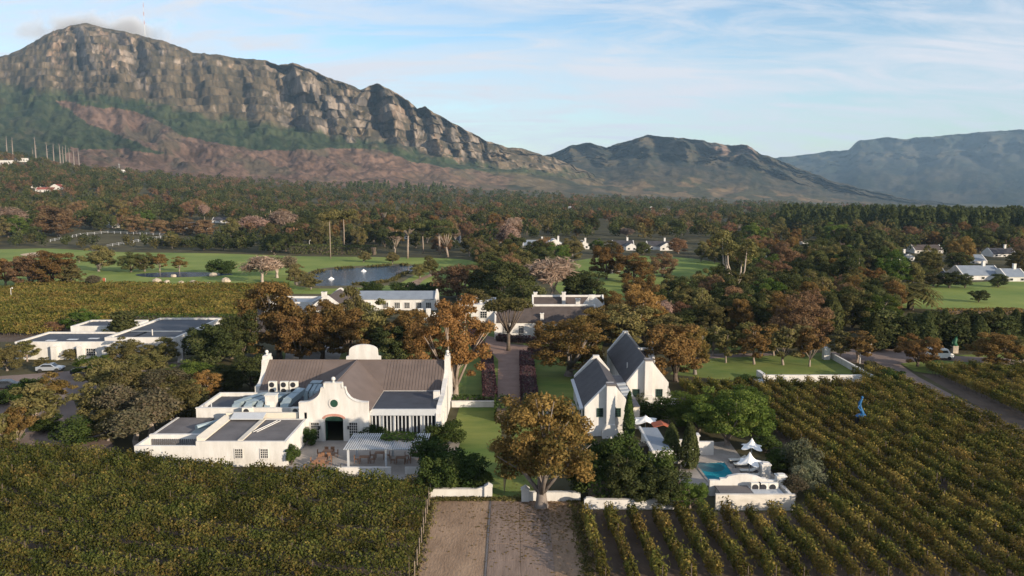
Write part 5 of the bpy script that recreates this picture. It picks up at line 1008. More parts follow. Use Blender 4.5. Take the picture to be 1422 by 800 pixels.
def gum(key, H, seed, leaf='olive', n=2600):
    rs = np.random.RandomState(seed); mb = MB(); lb = []
    for i in range(5):
        a = i * 1.26 + rs.rand(); top = Vector((math.cos(a) * H * .16, math.sin(a) * H * .16, H * rs.uniform(.7, .98))); st = Vector((0, 0, H * rs.uniform(.06, .25)))
        m = st.lerp(top, .45) + Vector((math.cos(a), math.sin(a), 0)) * H * .06; mb.tube([tuple(st), tuple(m), tuple(top)], [.2, .16, .07], 6)
        for j in range(3 if leaf == 'olive' else 4): lb.append((top.x + rs.uniform(-1, 1) * H * .1, top.y + rs.uniform(-1, 1) * H * .1, top.z - j * H * .085, H * .085, H * .085, H * .07))
    mb.tube([(0, 0, -.3), (0, 0, H * .3)], [.4, .26], 7); P, d, t = crown_pts(lb, n, rs, .3, 1); v, f = leaves(P, d, np.full(n, .36), rs, 1.7)
    PROTO[key] = ('gum_tree', [('trunk', mb.mesh('trunk', M['barkwhite'], smooth=True)), ('crown', fast_mesh(key + '_crown', v, f, L[leaf], t))], H, H * .26)
gum('gum0', 18, 140); gum('gum1', 16, 141, 'green', 3600)
def poletree(key, H, seed):
    rs = np.random.RandomState(seed); lb = [(rs.uniform(-2.2, 2.2), rs.uniform(-2.2, 2.2), H * rs.uniform(.8, .98), 2.2, 2.2, 1.1) for _ in range(12)]; P, d, t = crown_pts(lb, 3000, rs, .3, 1); v, f = leaves(P, d, np.full(3000, .42), rs)
    mb = MB().tube([(0, 0, -.3), (.1, 0, H * .5), (0, 0, H * .95)], [.2, .15, .08], 8)
    for l in lb: mb.tube([(0, 0, H * .8), tuple(l[:3])], [.12, .05], 4)
    PROTO[key] = ('tall_pine', [('trunk', mb.mesh('trunk', M['barkpale'], smooth=True)), ('crown', fast_mesh(key + '_crown', v, f, L['olive'], t))], H, 3.6)
poletree('pole0', 19, 150)
def palm(key):
    rs = np.random.RandomState(7); v, f, t = [], [], []
    for i in range(64):
        a = i * 2.4; el = rs.uniform(-.35, 1.25); ln = 4.2
        for s in range(9):
            u = s / 8; p = lambda u: np.array([math.cos(a) * ln * u * math.cos(el), math.sin(a) * ln * u * math.cos(el), 5.2 + ln * (u * math.sin(el) - .55 * u * u)])
            for sg in (-1, 1):
                c = p(u); sd = np.array([-math.sin(a), math.cos(a), 0]) * sg; fw = p(min(1, u + .12)) - c; w = 1.5 * (1 - .55 * u); n = len(v)
                v += [c, c + fw * .6, c + sd * w + fw * 1.6 + np.array([0, 0, -.35 * w]), c + sd * w * .9 + fw * .9 + np.array([0, 0, -.3 * w])]; f.append((n, n + 1, n + 2, n + 3)); t.append(rs.rand() * .8)
    PROTO[key] = ('palm_tree', [('trunk', MB().tube([(0, 0, -.2), (0, 0, 2.5), (0, 0, 5.3)], [.5, .42, .5], 9).mesh('trunk', M['bark'])), ('crown', fast_mesh('palm_crown', v, f, L['olive'], t))], 7.2, 4)
palm('palm0')
def snag(key, H, seed):
    rs = np.random.RandomState(seed); mb = MB().tube([(0, 0, -1), (rs.uniform(-.4, .4), 0, H * .5), (rs.uniform(-.6, .6), 0, H)], [.55, .4, .12], 6)
    for i in range(9): z = H * rs.uniform(.45, .97); a = rs.rand() * 6.28; mb.tube([(0, 0, z), (math.cos(a) * 1.8, math.sin(a) * 1.8, z + 1.2)], [.14, .04], 4)
    PROTO[key] = ('dead_tree', [('trunk', mb.mesh('trunk', M['barkgrey']))], H, 1.5)
snag('snag0', 26, 3)
PLACED = []
def tree(key, x, y, label, H=None, Wd=None, group=None, z=None, cat=None, rz=None, keep=True):
    name, parts, h0, r0 = PROTO[key]; h = (H or h0); sz = h / h0; sx = (Wd / (2 * r0)) if Wd else sz
    sx = min(max(sx, sz * .6), sz * 1.7); z = float(terr(x, y)) if z is None else z
    c = cat or ('shrub' if name == 'shrub' else 'tree')
    t = thing(name, label, c, (x, y, z), random.uniform(0, 6.28) if rz is None else rz, group, (sx, sx, sz))
    for n_, me in parts: put(n_, me, t)
    if keep: PLACED.append((x, y, max(1.5, (Wd or 2 * r0 * sx) * .5)))
    return t
def T(key, px, base, top, wpx, label, group=None, **k):
    g = Gt(px, base)
    if g is None: g = Gt(px, float(foot(px)[0]) + 4)
    sc = g[1] / F; h = (base - top) * sc * (1 - 0.04)
    return tree(key, g[0], g[1], label, h, wpx * sc, group, g[2], **k)
NEAR = [
 ('oak0', 752, 704, 535, 140, 'big orange-brown oak standing at the white front wall beside the dirt drive'),
 ('gold0', 632, 552, 406, 100, 'tall golden-brown plane tree beside the right end of the long grey roof'),
 ('brown0', 388, 498, 388, 95, 'tall rusty oak behind the left end gable of the restaurant'),
 ('brown1', 448, 498, 418, 88, 'rusty oak in front of the brown-gabled house'),
 ('green0', 300, 512, 447, 85, 'dark evergreen tree mass left of the restaurant end gable'), ('green1', 335, 506, 430, 60, 'dark evergreen between the rusty oak and the left service buildings'),
 ('olive0', 522, 497, 414, 70, 'olive-brown tree behind the rear round gable'), ('brown2', 560, 500, 425, 75, 'brown tree between rear round gable and the golden plane'), ('olive1', 490, 470, 396, 40, 'small yellow-green tree beside the brown gable peak'),
 ('pine0', 706, 487, 408, 78, 'flat-topped pine with dark forked trunk standing on the brick path'),
 ('oak1', 790, 522, 437, 92, 'rusty oak overhanging the lawn right of the brick path'), ('brown0', 824, 480, 424, 70, 'rusty oak at the right end of the manor house'), ('brown1', 765, 486, 445, 45, 'small brown oak in front of the manor house windows'),
 ('olive2', 872, 482, 420, 72, 'olive-green tree behind the further cottage roof'), ('gold1', 893, 474, 392, 72, 'tall orange tree with pale trunk behind the further cottage'), ('brown2', 938, 530, 447, 85, 'broad olive-brown oak just right of the further cottage'), ('oak2', 965, 520, 450, 42, 'brown oak at the left end of the lawn with the row of young trees'),
 ('bare0', 768, 420, 352, 85, 'leafless pinkish tree with white branches behind the manor house'), ('russet0', 636, 415, 366, 62, 'rust-red tree above the long white building'), ('green2', 700, 424, 362, 70, 'dark green tree left of the leafless pink tree'), ('green0', 672, 420, 374, 40, 'dark tree between the rust-red tree and the flat annex'),
 ('fresh0', 1010, 618, 535, 105, 'broad fresh-green tree with forked pale trunk above the pool terrace'), ('fresh1', 945, 590, 545, 80, 'fresh-green tree in front of the further cottage chimney'), ('fresh1', 1035, 575, 535, 60, 'fresh-green tree at the left edge of the right vineyard'), ('fresh0', 970, 600, 555, 60, 'fresh-green bushy tree behind the twin cypresses'), ('fresh0', 1050, 600, 560, 50, 'fresh-green bush-like tree right of the pool terrace tree'),
 ('cypress0', 873, 612, 538, 17, 'slim dark cypress at the corner of the nearer cottage'), ('cypress1', 932, 642, 583, 26, 'left of the two broad dark cypresses beside the pool'), ('cypress1', 957, 652, 580, 28, 'right of the two broad dark cypresses beside the pool'),
 ('silver0', 1108, 660, 608, 60, 'silver-leaved shrub between pool terrace and vineyard'), ('silver1', 1122, 682, 640, 50, 'grey-green rounded shrub at the corner of the right vineyard'), ('shrub0', 1085, 652, 622, 45, 'green shrub beside the loungers at the terrace edge'), ('brush0', 1105, 690, 655, 40, 'dry brownish bush beside the right pool house pier'), ('shrub1', 1062, 628, 602, 40, 'low green shrub behind the further white parasol'),
 ('shrub0', 617, 618, 583, 52, 'light green round shrub at the right corner of the pergola'), ('shrub1', 603, 655, 604, 62, 'dark green bush right of the pergola, upper'), ('shrub0', 640, 676, 622, 70, 'dark green bush above the left front wall, lower'), ('shrub1', 610, 688, 632, 60, 'dark bush at the corner of the left vineyard and front wall'), ('shrub0', 665, 682, 648, 42, 'dark bush nearest the drive pier'),
 ('shrub1', 850, 660, 600, 80, 'green shrub below the nearer cottage gable'), ('shrub0', 832, 690, 634, 75, 'dark evergreen bush behind the right front wall'), ('green1', 872, 698, 628, 75, 'dark evergreen mass in the middle of the pool hedge'), ('shrub1', 905, 690, 622, 70, 'dark shrub left of the swimming pool'), ('green2', 922, 703, 645, 66, 'dark round evergreen beside the pump house'), ('fresh1', 958, 706, 664, 50, 'lighter green round bush at the left end of the pump house'),
 ('shrub0', 430, 618, 592, 22, 'green shrub against the gable wall left of the doorway'), ('shrub1', 405, 646, 616, 24, 'bright green bush against the white kitchen wall'), ('shrub0', 520, 612, 590, 32, 'green shrub below the verandah glass behind the pergola'), ('shrub1', 500, 612, 596, 25, 'small green shrub beside the right gable window'),
 ('shrub1', 900, 585, 555, 45, 'green shrub before the further cottage windows'), ('silver0', 895, 560, 540, 40, 'grey-green shrub at the foot of the further cottage chimney'),
 ('brush0', 210, 605, 535, 75, 'big feathery grey-green bush nearest the kitchen wing'), ('olive0', 245, 590, 520, 75, 'olive-green bushy tree behind the kitchen wing parapet'), ('brush0', 170, 590, 525, 60, 'feathery brown bush in the middle of the car park planting'), ('olive1', 180, 560, 505, 85, 'olive-green tree over the car park planting'), ('gold1', 290, 552, 510, 50, 'orange-tipped small tree left of the restaurant end gable'), ('fresh0', 265, 540, 500, 70, 'green bushy tree behind the orange-tipped one'), ('olive2', 205, 530, 488, 80, 'olive-green rounded tree below the right service building'),
 ('olive0', 175, 506, 467, 52, 'yellow-green rounded tree in front of the service buildings'), ('olive1', 228, 505, 467, 36, 'olive tree beside the right service wall'), ('conifer0', 172, 480, 430, 50, 'dark conifer between the two long flat roofs'), ('fresh0', 118, 462, 430, 48, 'fresh-green bush in front of the far vineyard'), ('cypress0', 104, 466, 448, 6, 'slim yellow-green cypress behind the left service roof'), ('olive1', 140, 545, 497, 70, 'broad olive bush above the bend of the car park road'), ('brush0', 235, 560, 505, 60, 'grey-brown feathery bush below the pillar by the barred windows'), ('olive0', 262, 575, 525, 60, 'green-brown bush hiding the left parapet of the restaurant'), ('brush0', 190, 620, 560, 70, 'feathery grey bush beside the low end of the kitchen wing'), ('olive2', 135, 585, 530, 60, 'dense olive bush left of the feathery brown one'), ('green0', 350, 540, 490, 60, 'dark shrub mass behind the left end gable'), ('green2', 312, 545, 505, 55, 'dark shrub behind the upper kitchen parapet'), ('green1', 280, 500, 455, 50, 'dark evergreen beside the right service wall'), ('green2', 322, 498, 440, 55, 'tall dark evergreen left of the rusty oak'), ('olive1', 205, 505, 478, 40, 'low olive tree before the right service windows'), ('olive0', 60, 515, 495, 40, 'low bush behind the silver hatchback'), ('fresh0', 130, 520, 492, 50, 'fresh-green bush between the white pillars and road'), ('shrub0', 15, 560, 535, 60, 'low green bush on the car park island at the edge'), ('shrub1', 45, 545, 525, 50, 'low bush behind the young car park trees'), ('brown1', 418, 505, 432, 70, 'rusty oak between the tall left oak and the house gable'), ('brown0', 485, 502, 425, 70, 'brown oak in front of the long white building'), ('brown2', 585, 505, 440, 60, 'brown oak against the golden plane tree'), ('green0', 545, 505, 450, 60, 'dark tree behind the rear round gable'), ('olive1', 655, 440, 400, 50, 'olive tree between the rust-red tree and the annex'), ('green1', 730, 440, 385, 60, 'dark tree behind the flat-topped path pine'), ('green2', 810, 420, 375, 60, 'dark tree behind the manor chimneys'), ('brown1', 845, 455, 405, 55, 'brown oak behind the stepped manor gable'), ('olive0', 920, 480, 430, 60, 'olive tree right of the tall orange tree'), ('green0', 960, 470, 425, 60, 'dark tree behind the white bust'), ('green1', 1318, 400, 376, 32, 'dark round tree in front of the low chimneyed house'), ('olive0', 1296, 399, 378, 24, 'olive tree left of the low chimneyed house'), ('green0', 1340, 400, 380, 24, 'dark tree before the left end of the veranda house'), ('green2', 1386, 399, 380, 24, 'small round tree at the right end of the veranda house'), ('green1', 1278, 392, 366, 34, 'dark tree right of the left golf house'), ('green0', 1238, 388, 362, 32, 'dark tree left of the left golf house'), ('olive2', 1412, 372, 350, 30, 'olive tree before the upper right gable'), ('green2', 1330, 374, 350, 34, 'dark tree between the upper right roofs'), ('olive1', 848, 354, 334, 24, 'olive tree left of the left dark cottage'), ('green2', 893, 354, 336, 22, 'dark tree between the two dark cottages'), ('fresh0', 830, 352, 332, 22, 'light green tree right of the small gabled house'), ('russet0', 942, 352, 330, 28, 'russet tree right of the right dark cottage'), ('russet0', 75, 464, 446, 40, 'purplish-brown bush behind the left service roof'),
 ('young0', 38, 502, 472, 36, 'green tree at the left corner of the low service building'), ('olive2', 10, 515, 478, 40, 'green tree at the left edge of the frame by the car park'),
 ('youngb0', 25, 622, 562, 45, 'brownish young tree at the left edge of the car park'), ('young1', 52, 598, 530, 62, 'olive young tree leaning over the car park kerb'), ('youngb1', 78, 565, 515, 55, 'brown-olive young tree in the car park bed'), ('young0', 5, 625, 570, 35, 'young tree cut by the left edge of the frame'),
 ('shrub0', 60, 600, 575, 60, 'low green shrub under the young car park trees'), ('shrub1', 115, 615, 580, 70, 'dark low shrub beside the turn of the car park road'), ('olive2', 100, 500, 484, 60, 'low bushes behind the silver car'), ('shrub0', 15, 615, 592, 30, 'low shrub at the left frame edge near the vineyard'), ('olive0', 150, 612, 565, 55, 'green-brown bush at the end of the car park road'),
 ('young0', 1008, 504, 456, 30, 'first young tree from the left in the row on the lawn'), ('youngb1', 1047, 506, 449, 42, 'second young tree from the left in the row on the lawn'), ('young1', 1087, 507, 452, 38, 'third young tree from the left in the row on the lawn'), ('youngb0', 1124, 509, 453, 40, 'fourth young tree from the left in the row on the lawn'),
 ('young1', 990, 494, 450, 30, 'dark young tree behind the first one of the lawn row'), ('young0', 1033, 494, 445, 42, 'dark young tree behind the second one of the lawn row'), ('youngb0', 1074, 494, 448, 40, 'dark young tree behind the third one of the lawn row'), ('young1', 1110, 494, 450, 42, 'dark young tree behind the fourth one of the lawn row'),
 ('young0', 1166, 500, 458, 36, 'young tree at the bend of the raking white wall'), ('youngb1', 1190, 503, 458, 44, 'young brown tree right of the raking white wall'),
 ('brown1', 1274, 509, 465, 56, 'round autumn tree with thick trunk on the verge in front of the van'), ('brown2', 1375, 509, 460, 62, 'spreading autumn tree on the verge right of the green statue'), ('olive1', 1420, 508, 470, 40, 'dull grey-brown tree on the verge at the right edge'),
 ('russet1', 1112, 480, 406, 72, 'pinkish-brown round tree behind the lawn tree row'), ('shrub1', 1240, 533, 513, 50, 'dark green bush at the corner where the white walls meet'), ('shrub0', 1040, 538, 520, 40, 'dark clipped bush at the left end of the retaining wall'),
 ('palm0', 1264, 430, 388, 78, 'feathery palm at the near edge of the right green'), ('green1', 1359, 420, 402, 29, 'lone umbrella-shaped tree on the right green'), ('gum0', 1018, 414, 316, 62, 'tall gum with pale bare trunks in the centre right'), ('olive0', 1042, 418, 384, 30, 'small gold-green tree beside the pale gum trunks'),
 ('fresh1', 1215, 460, 408, 60, 'green tree left of the palm'), ('green0', 1190, 450, 400, 80, 'dark green tree mass left of the palm'), ('russet0', 1180, 440, 392, 50, 'brownish tree above the dark tree mass'), ('brown0', 1140, 470, 440, 45, 'low olive-brown tree behind the road sign'),
 ('brown2', 74, 398, 348, 55, 'brown gum-like tree with pale trunk at the edge of the far vineyard'), ('russet0', 42, 398, 352, 50, 'brown tree with grey trunk near the left edge of the fairway'), ('olive0', 100, 398, 366, 36, 'dark olive tree right of the brown trees on the left fairway'), ('brown1', 8, 397, 356, 40, 'dark brown tree at the left frame edge of the fairway'),
 ('olive1', 137, 377, 340, 40, 'isolated round tree with pale trunk on the left fairway'), ('young0', 110, 365, 355, 13, 'small dark tree alone on the left fairway'), ('green1', 182, 378, 350, 32, 'dark tree of the pair in mid fairway'), ('olive2', 201, 377, 351, 30, 'lighter tree of the pair in mid fairway'), ('youngb0', 222, 377, 352, 24, 'slender olive tree right of the pair in mid fairway'), ('youngb1', 249, 377, 356, 20, 'small pale tree furthest right in mid fairway'),
 ('shrub0', 308, 380, 360, 36, 'dark rounded bush left of the lake on the fairway'), ('bare1', 365, 394, 352, 50, 'pale bushy tree by the left bank of the lake'), ('brush0', 385, 386, 353, 34, 'pale slim tree at the lake bank, left one'), ('brush0', 405, 384, 352, 30, 'pale slim tree at the lake bank, right one'), ('brush0', 132, 400, 380, 24, 'low bare bush beside the flag on the green'),
 ('pole0', 459, 359, 288, 30, 'tall bare-trunked pine left of two beyond the lake'), ('pole0', 478, 352, 288, 34, 'tall bare-trunked pine right of two beyond the lake'), ('pine1', 566, 359, 304, 44, 'umbrella pine left of the group beyond the lake'), ('pine2', 548, 357, 318, 26, 'leaning pine beside the left umbrella pine'), ('pine1', 611, 354, 300, 44, 'tall umbrella pine in the middle of the group beyond the lake'), ('pine2', 622, 357, 312, 46, 'leaning umbrella pine with pink trunk beyond the lake'), ('pine1', 588, 352, 310, 26, 'slim pine between the umbrella pines'),
 ('shrub0', 517, 410, 391, 30, 'dark rounded bush on the near lake shore'), ('shrub1', 560, 410, 391, 44, 'dark wide bush on the near lake shore'), ('shrub0', 592, 408, 392, 40, 'dark bush right on the near lake shore'), ('olive1', 597, 383, 355, 22, 'small russet tree by the golf path'),
 ('russet0', 82, 329, 288, 62, 'big rust-red round tree at the upper left of the fairway'), ('russet1', 190, 325, 298, 30, 'rust-red tree of the row behind the paddock, left'), ('bare0', 12, 325, 285, 45, 'greyish-pink bare tree at the left edge behind the fairway'), ('fresh0', 28, 330, 300, 38, 'fresh-green tree left of the big rust-red one'),
 ('russet0', 222, 327, 306, 34, 'rust-red low tree in the row behind the paddock, second'), ('russet1', 255, 327, 302, 36, 'rust-red tree in the row behind the paddock, third'), ('russet0', 285, 328, 305, 34, 'rust-red tree in the row behind the paddock, fourth'), ('bare1', 352, 330, 298, 46, 'pinkish bare tree above the hedge, left one'), ('bare0', 393, 329, 290, 48, 'pinkish bare tree above the hedge, right one'),
 ('bare1', 705, 352, 308, 30, 'tall pale pink bare tree left of the centre roofs'), ('bare0', 870, 334, 316, 32, 'pinkish round bare tree behind the dark centre cottages'), ('green1', 753, 372, 342, 32, 'dark round tree in front of the long blue-grey roof'), ('olive0', 795, 364, 328, 36, 'green-gold tree between the centre houses'), ('brown1', 842, 388, 340, 46, 'brown umbrella-shaped tree with black trunk on the centre green'), ('brown2', 880, 392, 352, 54, 'dark brown spreading tree in the centre of the green'), ('russet1', 920, 384, 350, 40, 'russet tree with pale trunk at the right of the centre green'),
]
for key, px, b, tp, w, lb_ in NEAR: T(key, px, b, tp, w, lb_)
for px, b, tp, w, lb_ in ((412, 396, 366, 26, 'olive tree at the near left corner of the lake'), (432, 402, 380, 30, 'low olive tree on the near lake bank'), (583, 386, 366, 24, 'small olive tree at the right end of the lake'), (545, 366, 350, 30, 'low dark tree at the back of the lake'), (505, 364, 349, 34, 'broad low tree at the back of the lake below the tall pines')):
    T('olive1', px, b, tp, w, lb_)
rq = np.random.RandomState(4); ring = smooth_poly([G(*q) for q in ((424, 391), (434, 382), (458, 375), (520, 371), (560, 369), (586, 373), (560, 382), (542, 391), (500, 396), (440, 397))], 60); ring = np.array(ring); kk = rq.randint(0, len(ring), 2600)
P = np.column_stack([ring[kk] + rq.normal(0, .7, (2600, 2)), rq.uniform(.1, .9, 2600)]); P = P[vnoise(kk[:] * .05, 0 * kk, 5) > .42]; v, f = leaves(P, rq.normal(0, 1, (len(P), 3)) * [1, 1, .1], np.full(len(P), .5), rq, 2.6)
tag(put('reeds', fast_mesh('reeds', v, f, L['olive'], rq.rand(len(P)))), 'brown reeds fringing the lake shore', None, kind='stuff')
# bare grey trunks of the burnt plantation at the foot of the mountain
for i, (px, b, tp) in enumerate(((50, 222, 190), (75, 224, 198), (66, 223, 196), (84, 225, 197), (88, 225, 201), (92, 226, 200), (97, 225, 202), (103, 226, 203), (110, 227, 202), (10, 212, 185), (18, 213, 186), (46, 222, 205))):
    b0 = b; b = max(b, float(foot(px)[0]) + 2.5); tp += b - b0
    T('snag0', px, b, tp, 6, f'tall grey bare trunk at the foot of the mountain, {ORD[i]} listed' if False else 'tall grey bare trunk in the burnt plantation at the foot of the mountain', 'bare trunks of the burnt plantation', keep=False)
t = thing('power_pole', 'pale power pole on the red slope at upper left', 'pole', Gt(166, 241)); put('pole', MB().tube([(0, 0, -1), (0, 0, 16)], [.4, .25], 6).mesh('pole', M['pergola']), t); put('cross_arm', MB().box(-1.8, 1.8, -.12, .12, 14.2, 14.5).mesh('cross_arm', M['pergola']), t)
# row of tall dark conifers on the right
for i in range(19):
    px = 1212 + i * 12.2; T(('fir0', 'conifer0', 'fir1', 'conifer1')[i % 4], px, 486 - (i % 3) * 2, 432 + random.uniform(-8, 8), 40, f'{ORD[i]} dark conifer from the left in the dense row behind the road and van', 'dark conifer row behind the road')
# hedges
def hedge(label, pts, w, h, leaf='hedge', n_m=110, ls=.22, group=None, z=0, cat='hedge', name='hedge'):
    rs = np.random.RandomState(len(pts) + int(abs(pts[0][0] * 7)) % 999); Pn, Dn = [], []
    for a, b in zip(pts, pts[1:]):
        a, b = np.array(a), np.array(b); ln = np.linalg.norm(b - a); n = int(ln * n_m * (w + h) / 3) + 20; d = (b - a) / ln; nr = np.array([-d[1], d[0]])
        u = rs.rand(n) * ln; s = rs.uniform(-1, 1, n); zz = rs.rand(n); side = rs.rand(n) < h / (h + w * .5); s = np.where(side, np.sign(s) * (1 - .2 * rs.rand(n) ** 2), s); zz = np.where(side, zz, 1 - .12 * rs.rand(n))
        lump = 1 + .22 * (vnoise(u * .9, s * 1.1 + 5, 3) - .5); P = a + d * u[:, None] + nr * (s * w / 2 * lump)[:, None]; Pn.append(np.column_stack([P, zz * h * lump])); Dn.append(np.column_stack([nr[0] * s, nr[1] * s, np.where(side, .25, 1.)]))
    P, D = np.vstack(Pn), np.vstack(Dn); org = P.mean(0) * [1, 1, 0]; v, f = leaves(P - org, D, np.full(len(P), ls), rs); t = thing(name, label, cat, (org[0], org[1], z), 0, group)
    put('foliage', fast_mesh('foliage', v, f, L[leaf], np.clip(rs.rand(len(P)), 0, 1)), t)
    put('stems', MB().box(-.001, .001, -.001, .001, 0, .3).mesh('stems', M['bark']), t) if False else None
    mb = MB()
    for a, b in zip(pts, pts[1:]):
        d = Vector((b[0] - a[0], b[1] - a[1], 0)).normalized(); nr = Vector((-d.y, d.x, 0)) * w * .36; a_, b_ = Vector((*a, 0)) - Vector((org[0], org[1], 0)), Vector((*b, 0)) - Vector((org[0], org[1], 0))
        mb.prism([((a_ - nr).x, (a_ - nr).y), ((b_ - nr).x, (b_ - nr).y), ((b_ + nr).x, (b_ + nr).y), ((a_ + nr).x, (a_ + nr).y)], 0.02, h * .8, 'z')
    put('twigs', mb.mesh('twigs', M['bark']), t); return t
hedge('purplish lavender hedge along the left side of the brick path', [G(681, 562), G(676, 496)], 2.0, 1.3, 'purple'); hedge('purplish lavender hedge along the right side of the brick path', [G(735, 562), G(731, 496)], 2.4, 1.4, 'purple')
hedge('purplish hedge curving to the annex left of the path', [G(668, 494), G(660, 478), G(657, 462)], 2.2, 1.6, 'purple'); hedge('low purplish hedge in front of the manor house', [G(690, 473), G(760, 478)], 1.8, 1.3, 'purple'); hedge('low reddish hedge right of the path below the oaks', [G(735, 490), G(830, 500)], 2.0, 1.2, 'purple')
hedge('square green hedge at the end of the short lawn wall', [G(697, 586), G(697, 566)], 1.9, 1.9); hedge('dark hedge across the end of the lawn', [G(628, 560), G(688, 560)], 1.6, 1.0); hedge('dark green hedge right of the brick path end', [G(738, 585), G(740, 566)], 2.2, 2.0)
hedge('long clipped hedge above the left service roofs', [G(190, 452), G(355, 452)], 3.2, 2.6, ls=.3, n_m=50); hedge('low clipped garden hedge, front one under the white bust', [G(935, 480), G(1050, 480)], 2, 1.3, ls=.26); hedge('middle clipped garden hedge under the white bust', [G(930, 468), G(1080, 468)], 2.4, 1.6, ls=.28, n_m=60); hedge('rear clipped garden hedge above the white bust', [G(930, 456), G(1070, 456)], 2.4, 1.8, ls=.3, n_m=60)
hedge('green creeper lying on the pergola slats', [(-14.6, 86.5), (-10.9, 86.1)], 2.4, .35, 'fresh', 160, .2, None, 2.56, 'creeper', 'creeper')
hedge('row of red-leaved plants along the back of the right green', [G(1305, 437), G(1415, 435)], 3.5, 1.3, 'brown', 40, .35)
hedge('dark hedge along the far side of the fairway', [Gt(405, 352)[:2], Gt(520, 354)[:2]], 6, 4.5, 'green', 22, .55); hedge('dark hedge below the paddock', [Gt(215, 341)[:2], Gt(330, 345)[:2]], 6, 3.5, 'green', 22, .55)
hedge('white-flowering shrub bank above the pool hedge', [G(860, 640), G(905, 636)], 2.2, 2.2, 'flower', 10, .16, cat='flowering shrub', name='flowering_shrub'); hedge('dark shrub line at the far end of the right vineyard track', [G(1205, 508), G(1232, 522)], 1.5, .9, 'olive')
hedge('dark evergreen hedge behind the right front wall', [(7.5, 74.6), (15.5, 73.8)], 2.4, 2.6)
# ------------------------------------------------------------------ vineyards: rows of vines
def vine_mesh(seed, ln, n, leaf, h=1.68, w=.72, ls=.17):
    rs = np.random.RandomState(seed); u = rs.uniform(-ln / 2, ln / 2, n); top = h * (.86 + .3 * vnoise(u * 1.9 + seed * 7, 0 * u, seed)); z = .55 + (top - .55) * rs.rand(n) ** .75; wd = w * .5 * (.7 + .7 * vnoise(u * 1.6, z * 1.5 + seed, seed + 1)) * (1.1 - .55 * np.abs(z / h - .6))
    s = np.sign(rs.uniform(-1, 1, n)) * rs.rand(n) ** .45; P = np.column_stack([s * wd, u, z]); D = np.column_stack([s, .1 * s, .35 + .6 * (z > top * .85)])
    k = n // 9; sh = rs.randint(0, n, k); P[sh, 2] = top[sh] + rs.rand(k) * .35; P[sh, 0] += rs.normal(0, .15, k)
    v, f = leaves(P, D, np.full(n, ls), rs, 1.35, .2); tint = np.clip(.15 + .55 * vnoise(u * .9 + seed * 3, z * .9, seed + 2) + rs.normal(0, .2, n), 0, 1)
    me = fast_mesh('vine', v, f, [L[leaf], M['bark']], tint)
    bm_v, bm_f = [], []
    mb = MB()
    for q in np.arange(-ln / 2 + .6, ln / 2, 1.2): mb.tube([(0, q, 0), (.05, q + .05, .4), (0, q, .8)], [.06, .045, .04], 4)
    mb.box(-.03, .03, ln / 2 - .05, ln / 2, 0, 1.85)
    me2 = mb.mesh('vine_wood', M['bark']); return me, me2
VN = [vine_mesh(200 + i, 2.5, 720, 'vine') for i in range(8)]; VG = [vine_mesh(220 + i, 2.5, 620, 'vinegold') for i in range(5)]; VL = [vine_mesh(260 + i, 2.5, 640, 'vinedark', 1.6, .55, .165) for i in range(8)]; VF = [vine_mesh(240 + i, 5.0, 420, 'vinegold' if i % 2 else 'vine', 1.7, .95, .32) for i in range(7)]
def vine_row(ax, ay, bx_, by_, protos, ln, label, group, pf):
    d = Vector((bx_ - ax, by_ - ay, 0)); n = max(1, int(d.length / ln)); u = d.normalized()
    if not any(abs(ax + u.x * (i + .5) * ln) < .69 * (ay + u.y * (i + .5) * ln) + 4 for i in range(n)): return None
    rz = math.atan2(-u.x, u.y)
    t = thing('vine_row', label, 'vine row', (ax, ay, 0), rz, group)
    for i in range(n):
        q = Vector((ax, ay, 0)) + u * (i + .5) * ln
        if random.random() < pf: continue
        if abs(q.x) > .69 * q.y + 4: continue
        a, b = random.choice(protos); s = random.uniform(.84, 1.12); fl = random.choice((0, math.pi))
        o = put('vine', a, t, (random.uniform(-.06, .06), (i + .5) * ln, 0), fl, (s * random.uniform(.9, 1.15), 1.06, s)); put('trunk', b, o) 
    return t
dX = -0.039
k = 0
for i in range(27):                            # right vineyard, rows running away from the camera
    x73 = 6.55 + 2.15 * i
    y0 = 57.0; ye = 71.6 - max(0, i - 4) * .05 if i < 10 else 121.5
    if i >= 10:
        if x73 < 33: ye = min(121.5, {10: 73.5, 11: 75, 12: 79}.get(i, 121.5))
        if x73 > 56: ye = 128.5
    X = lambda y: x73 + dX * (y - 73) + .0
    vine_row(X(y0), y0, X(ye), ye, VN[:5] + VG, 2.5, f'{ORD[i]} vine row from the drive in the right vineyard', 'vine rows of the right vineyard', .003)
    if i in (10, 11, 12):
        vine_row(X(97), 97, X(120.5), 120.5, VN, 2.5, f'{ORD[i - 10]} short vine row behind the fresh-green trees by the pool terrace', 'vine rows of the right vineyard', .02)
for i in range(13):                            # far right vineyard beyond the gravel track
    x0 = 69.2 + 2.4 * i; vine_row(x0 - .3, 96, x0 + 1.2, 132.5 - i * .2, VN[:3] + VG, 2.5, f'{ORD[i]} vine row from the gravel track in the far right vineyard', 'vine rows beyond the gravel track', .02)
ux, uy = .972, -.236                           # left vineyard, rows lying across the view
for i in range(12):
    c = 71.7 - 2.4 * i; p = lambda s: (-s * uy * 0 + c * .236 + ux * s, c * .972 + uy * s)
    s1 = ((-7.9 - .2) - c * .236) / ux; s0 = s1 - 64
    (bx_, by_), (ax, ay) = p(s0), p(s1)
    vine_row(ax, ay, bx_, by_, VL, 2.5, f'{ORD[i]} vine row counted from the white kitchen wall in the left vineyard', 'vine rows of the left vineyard', .003)
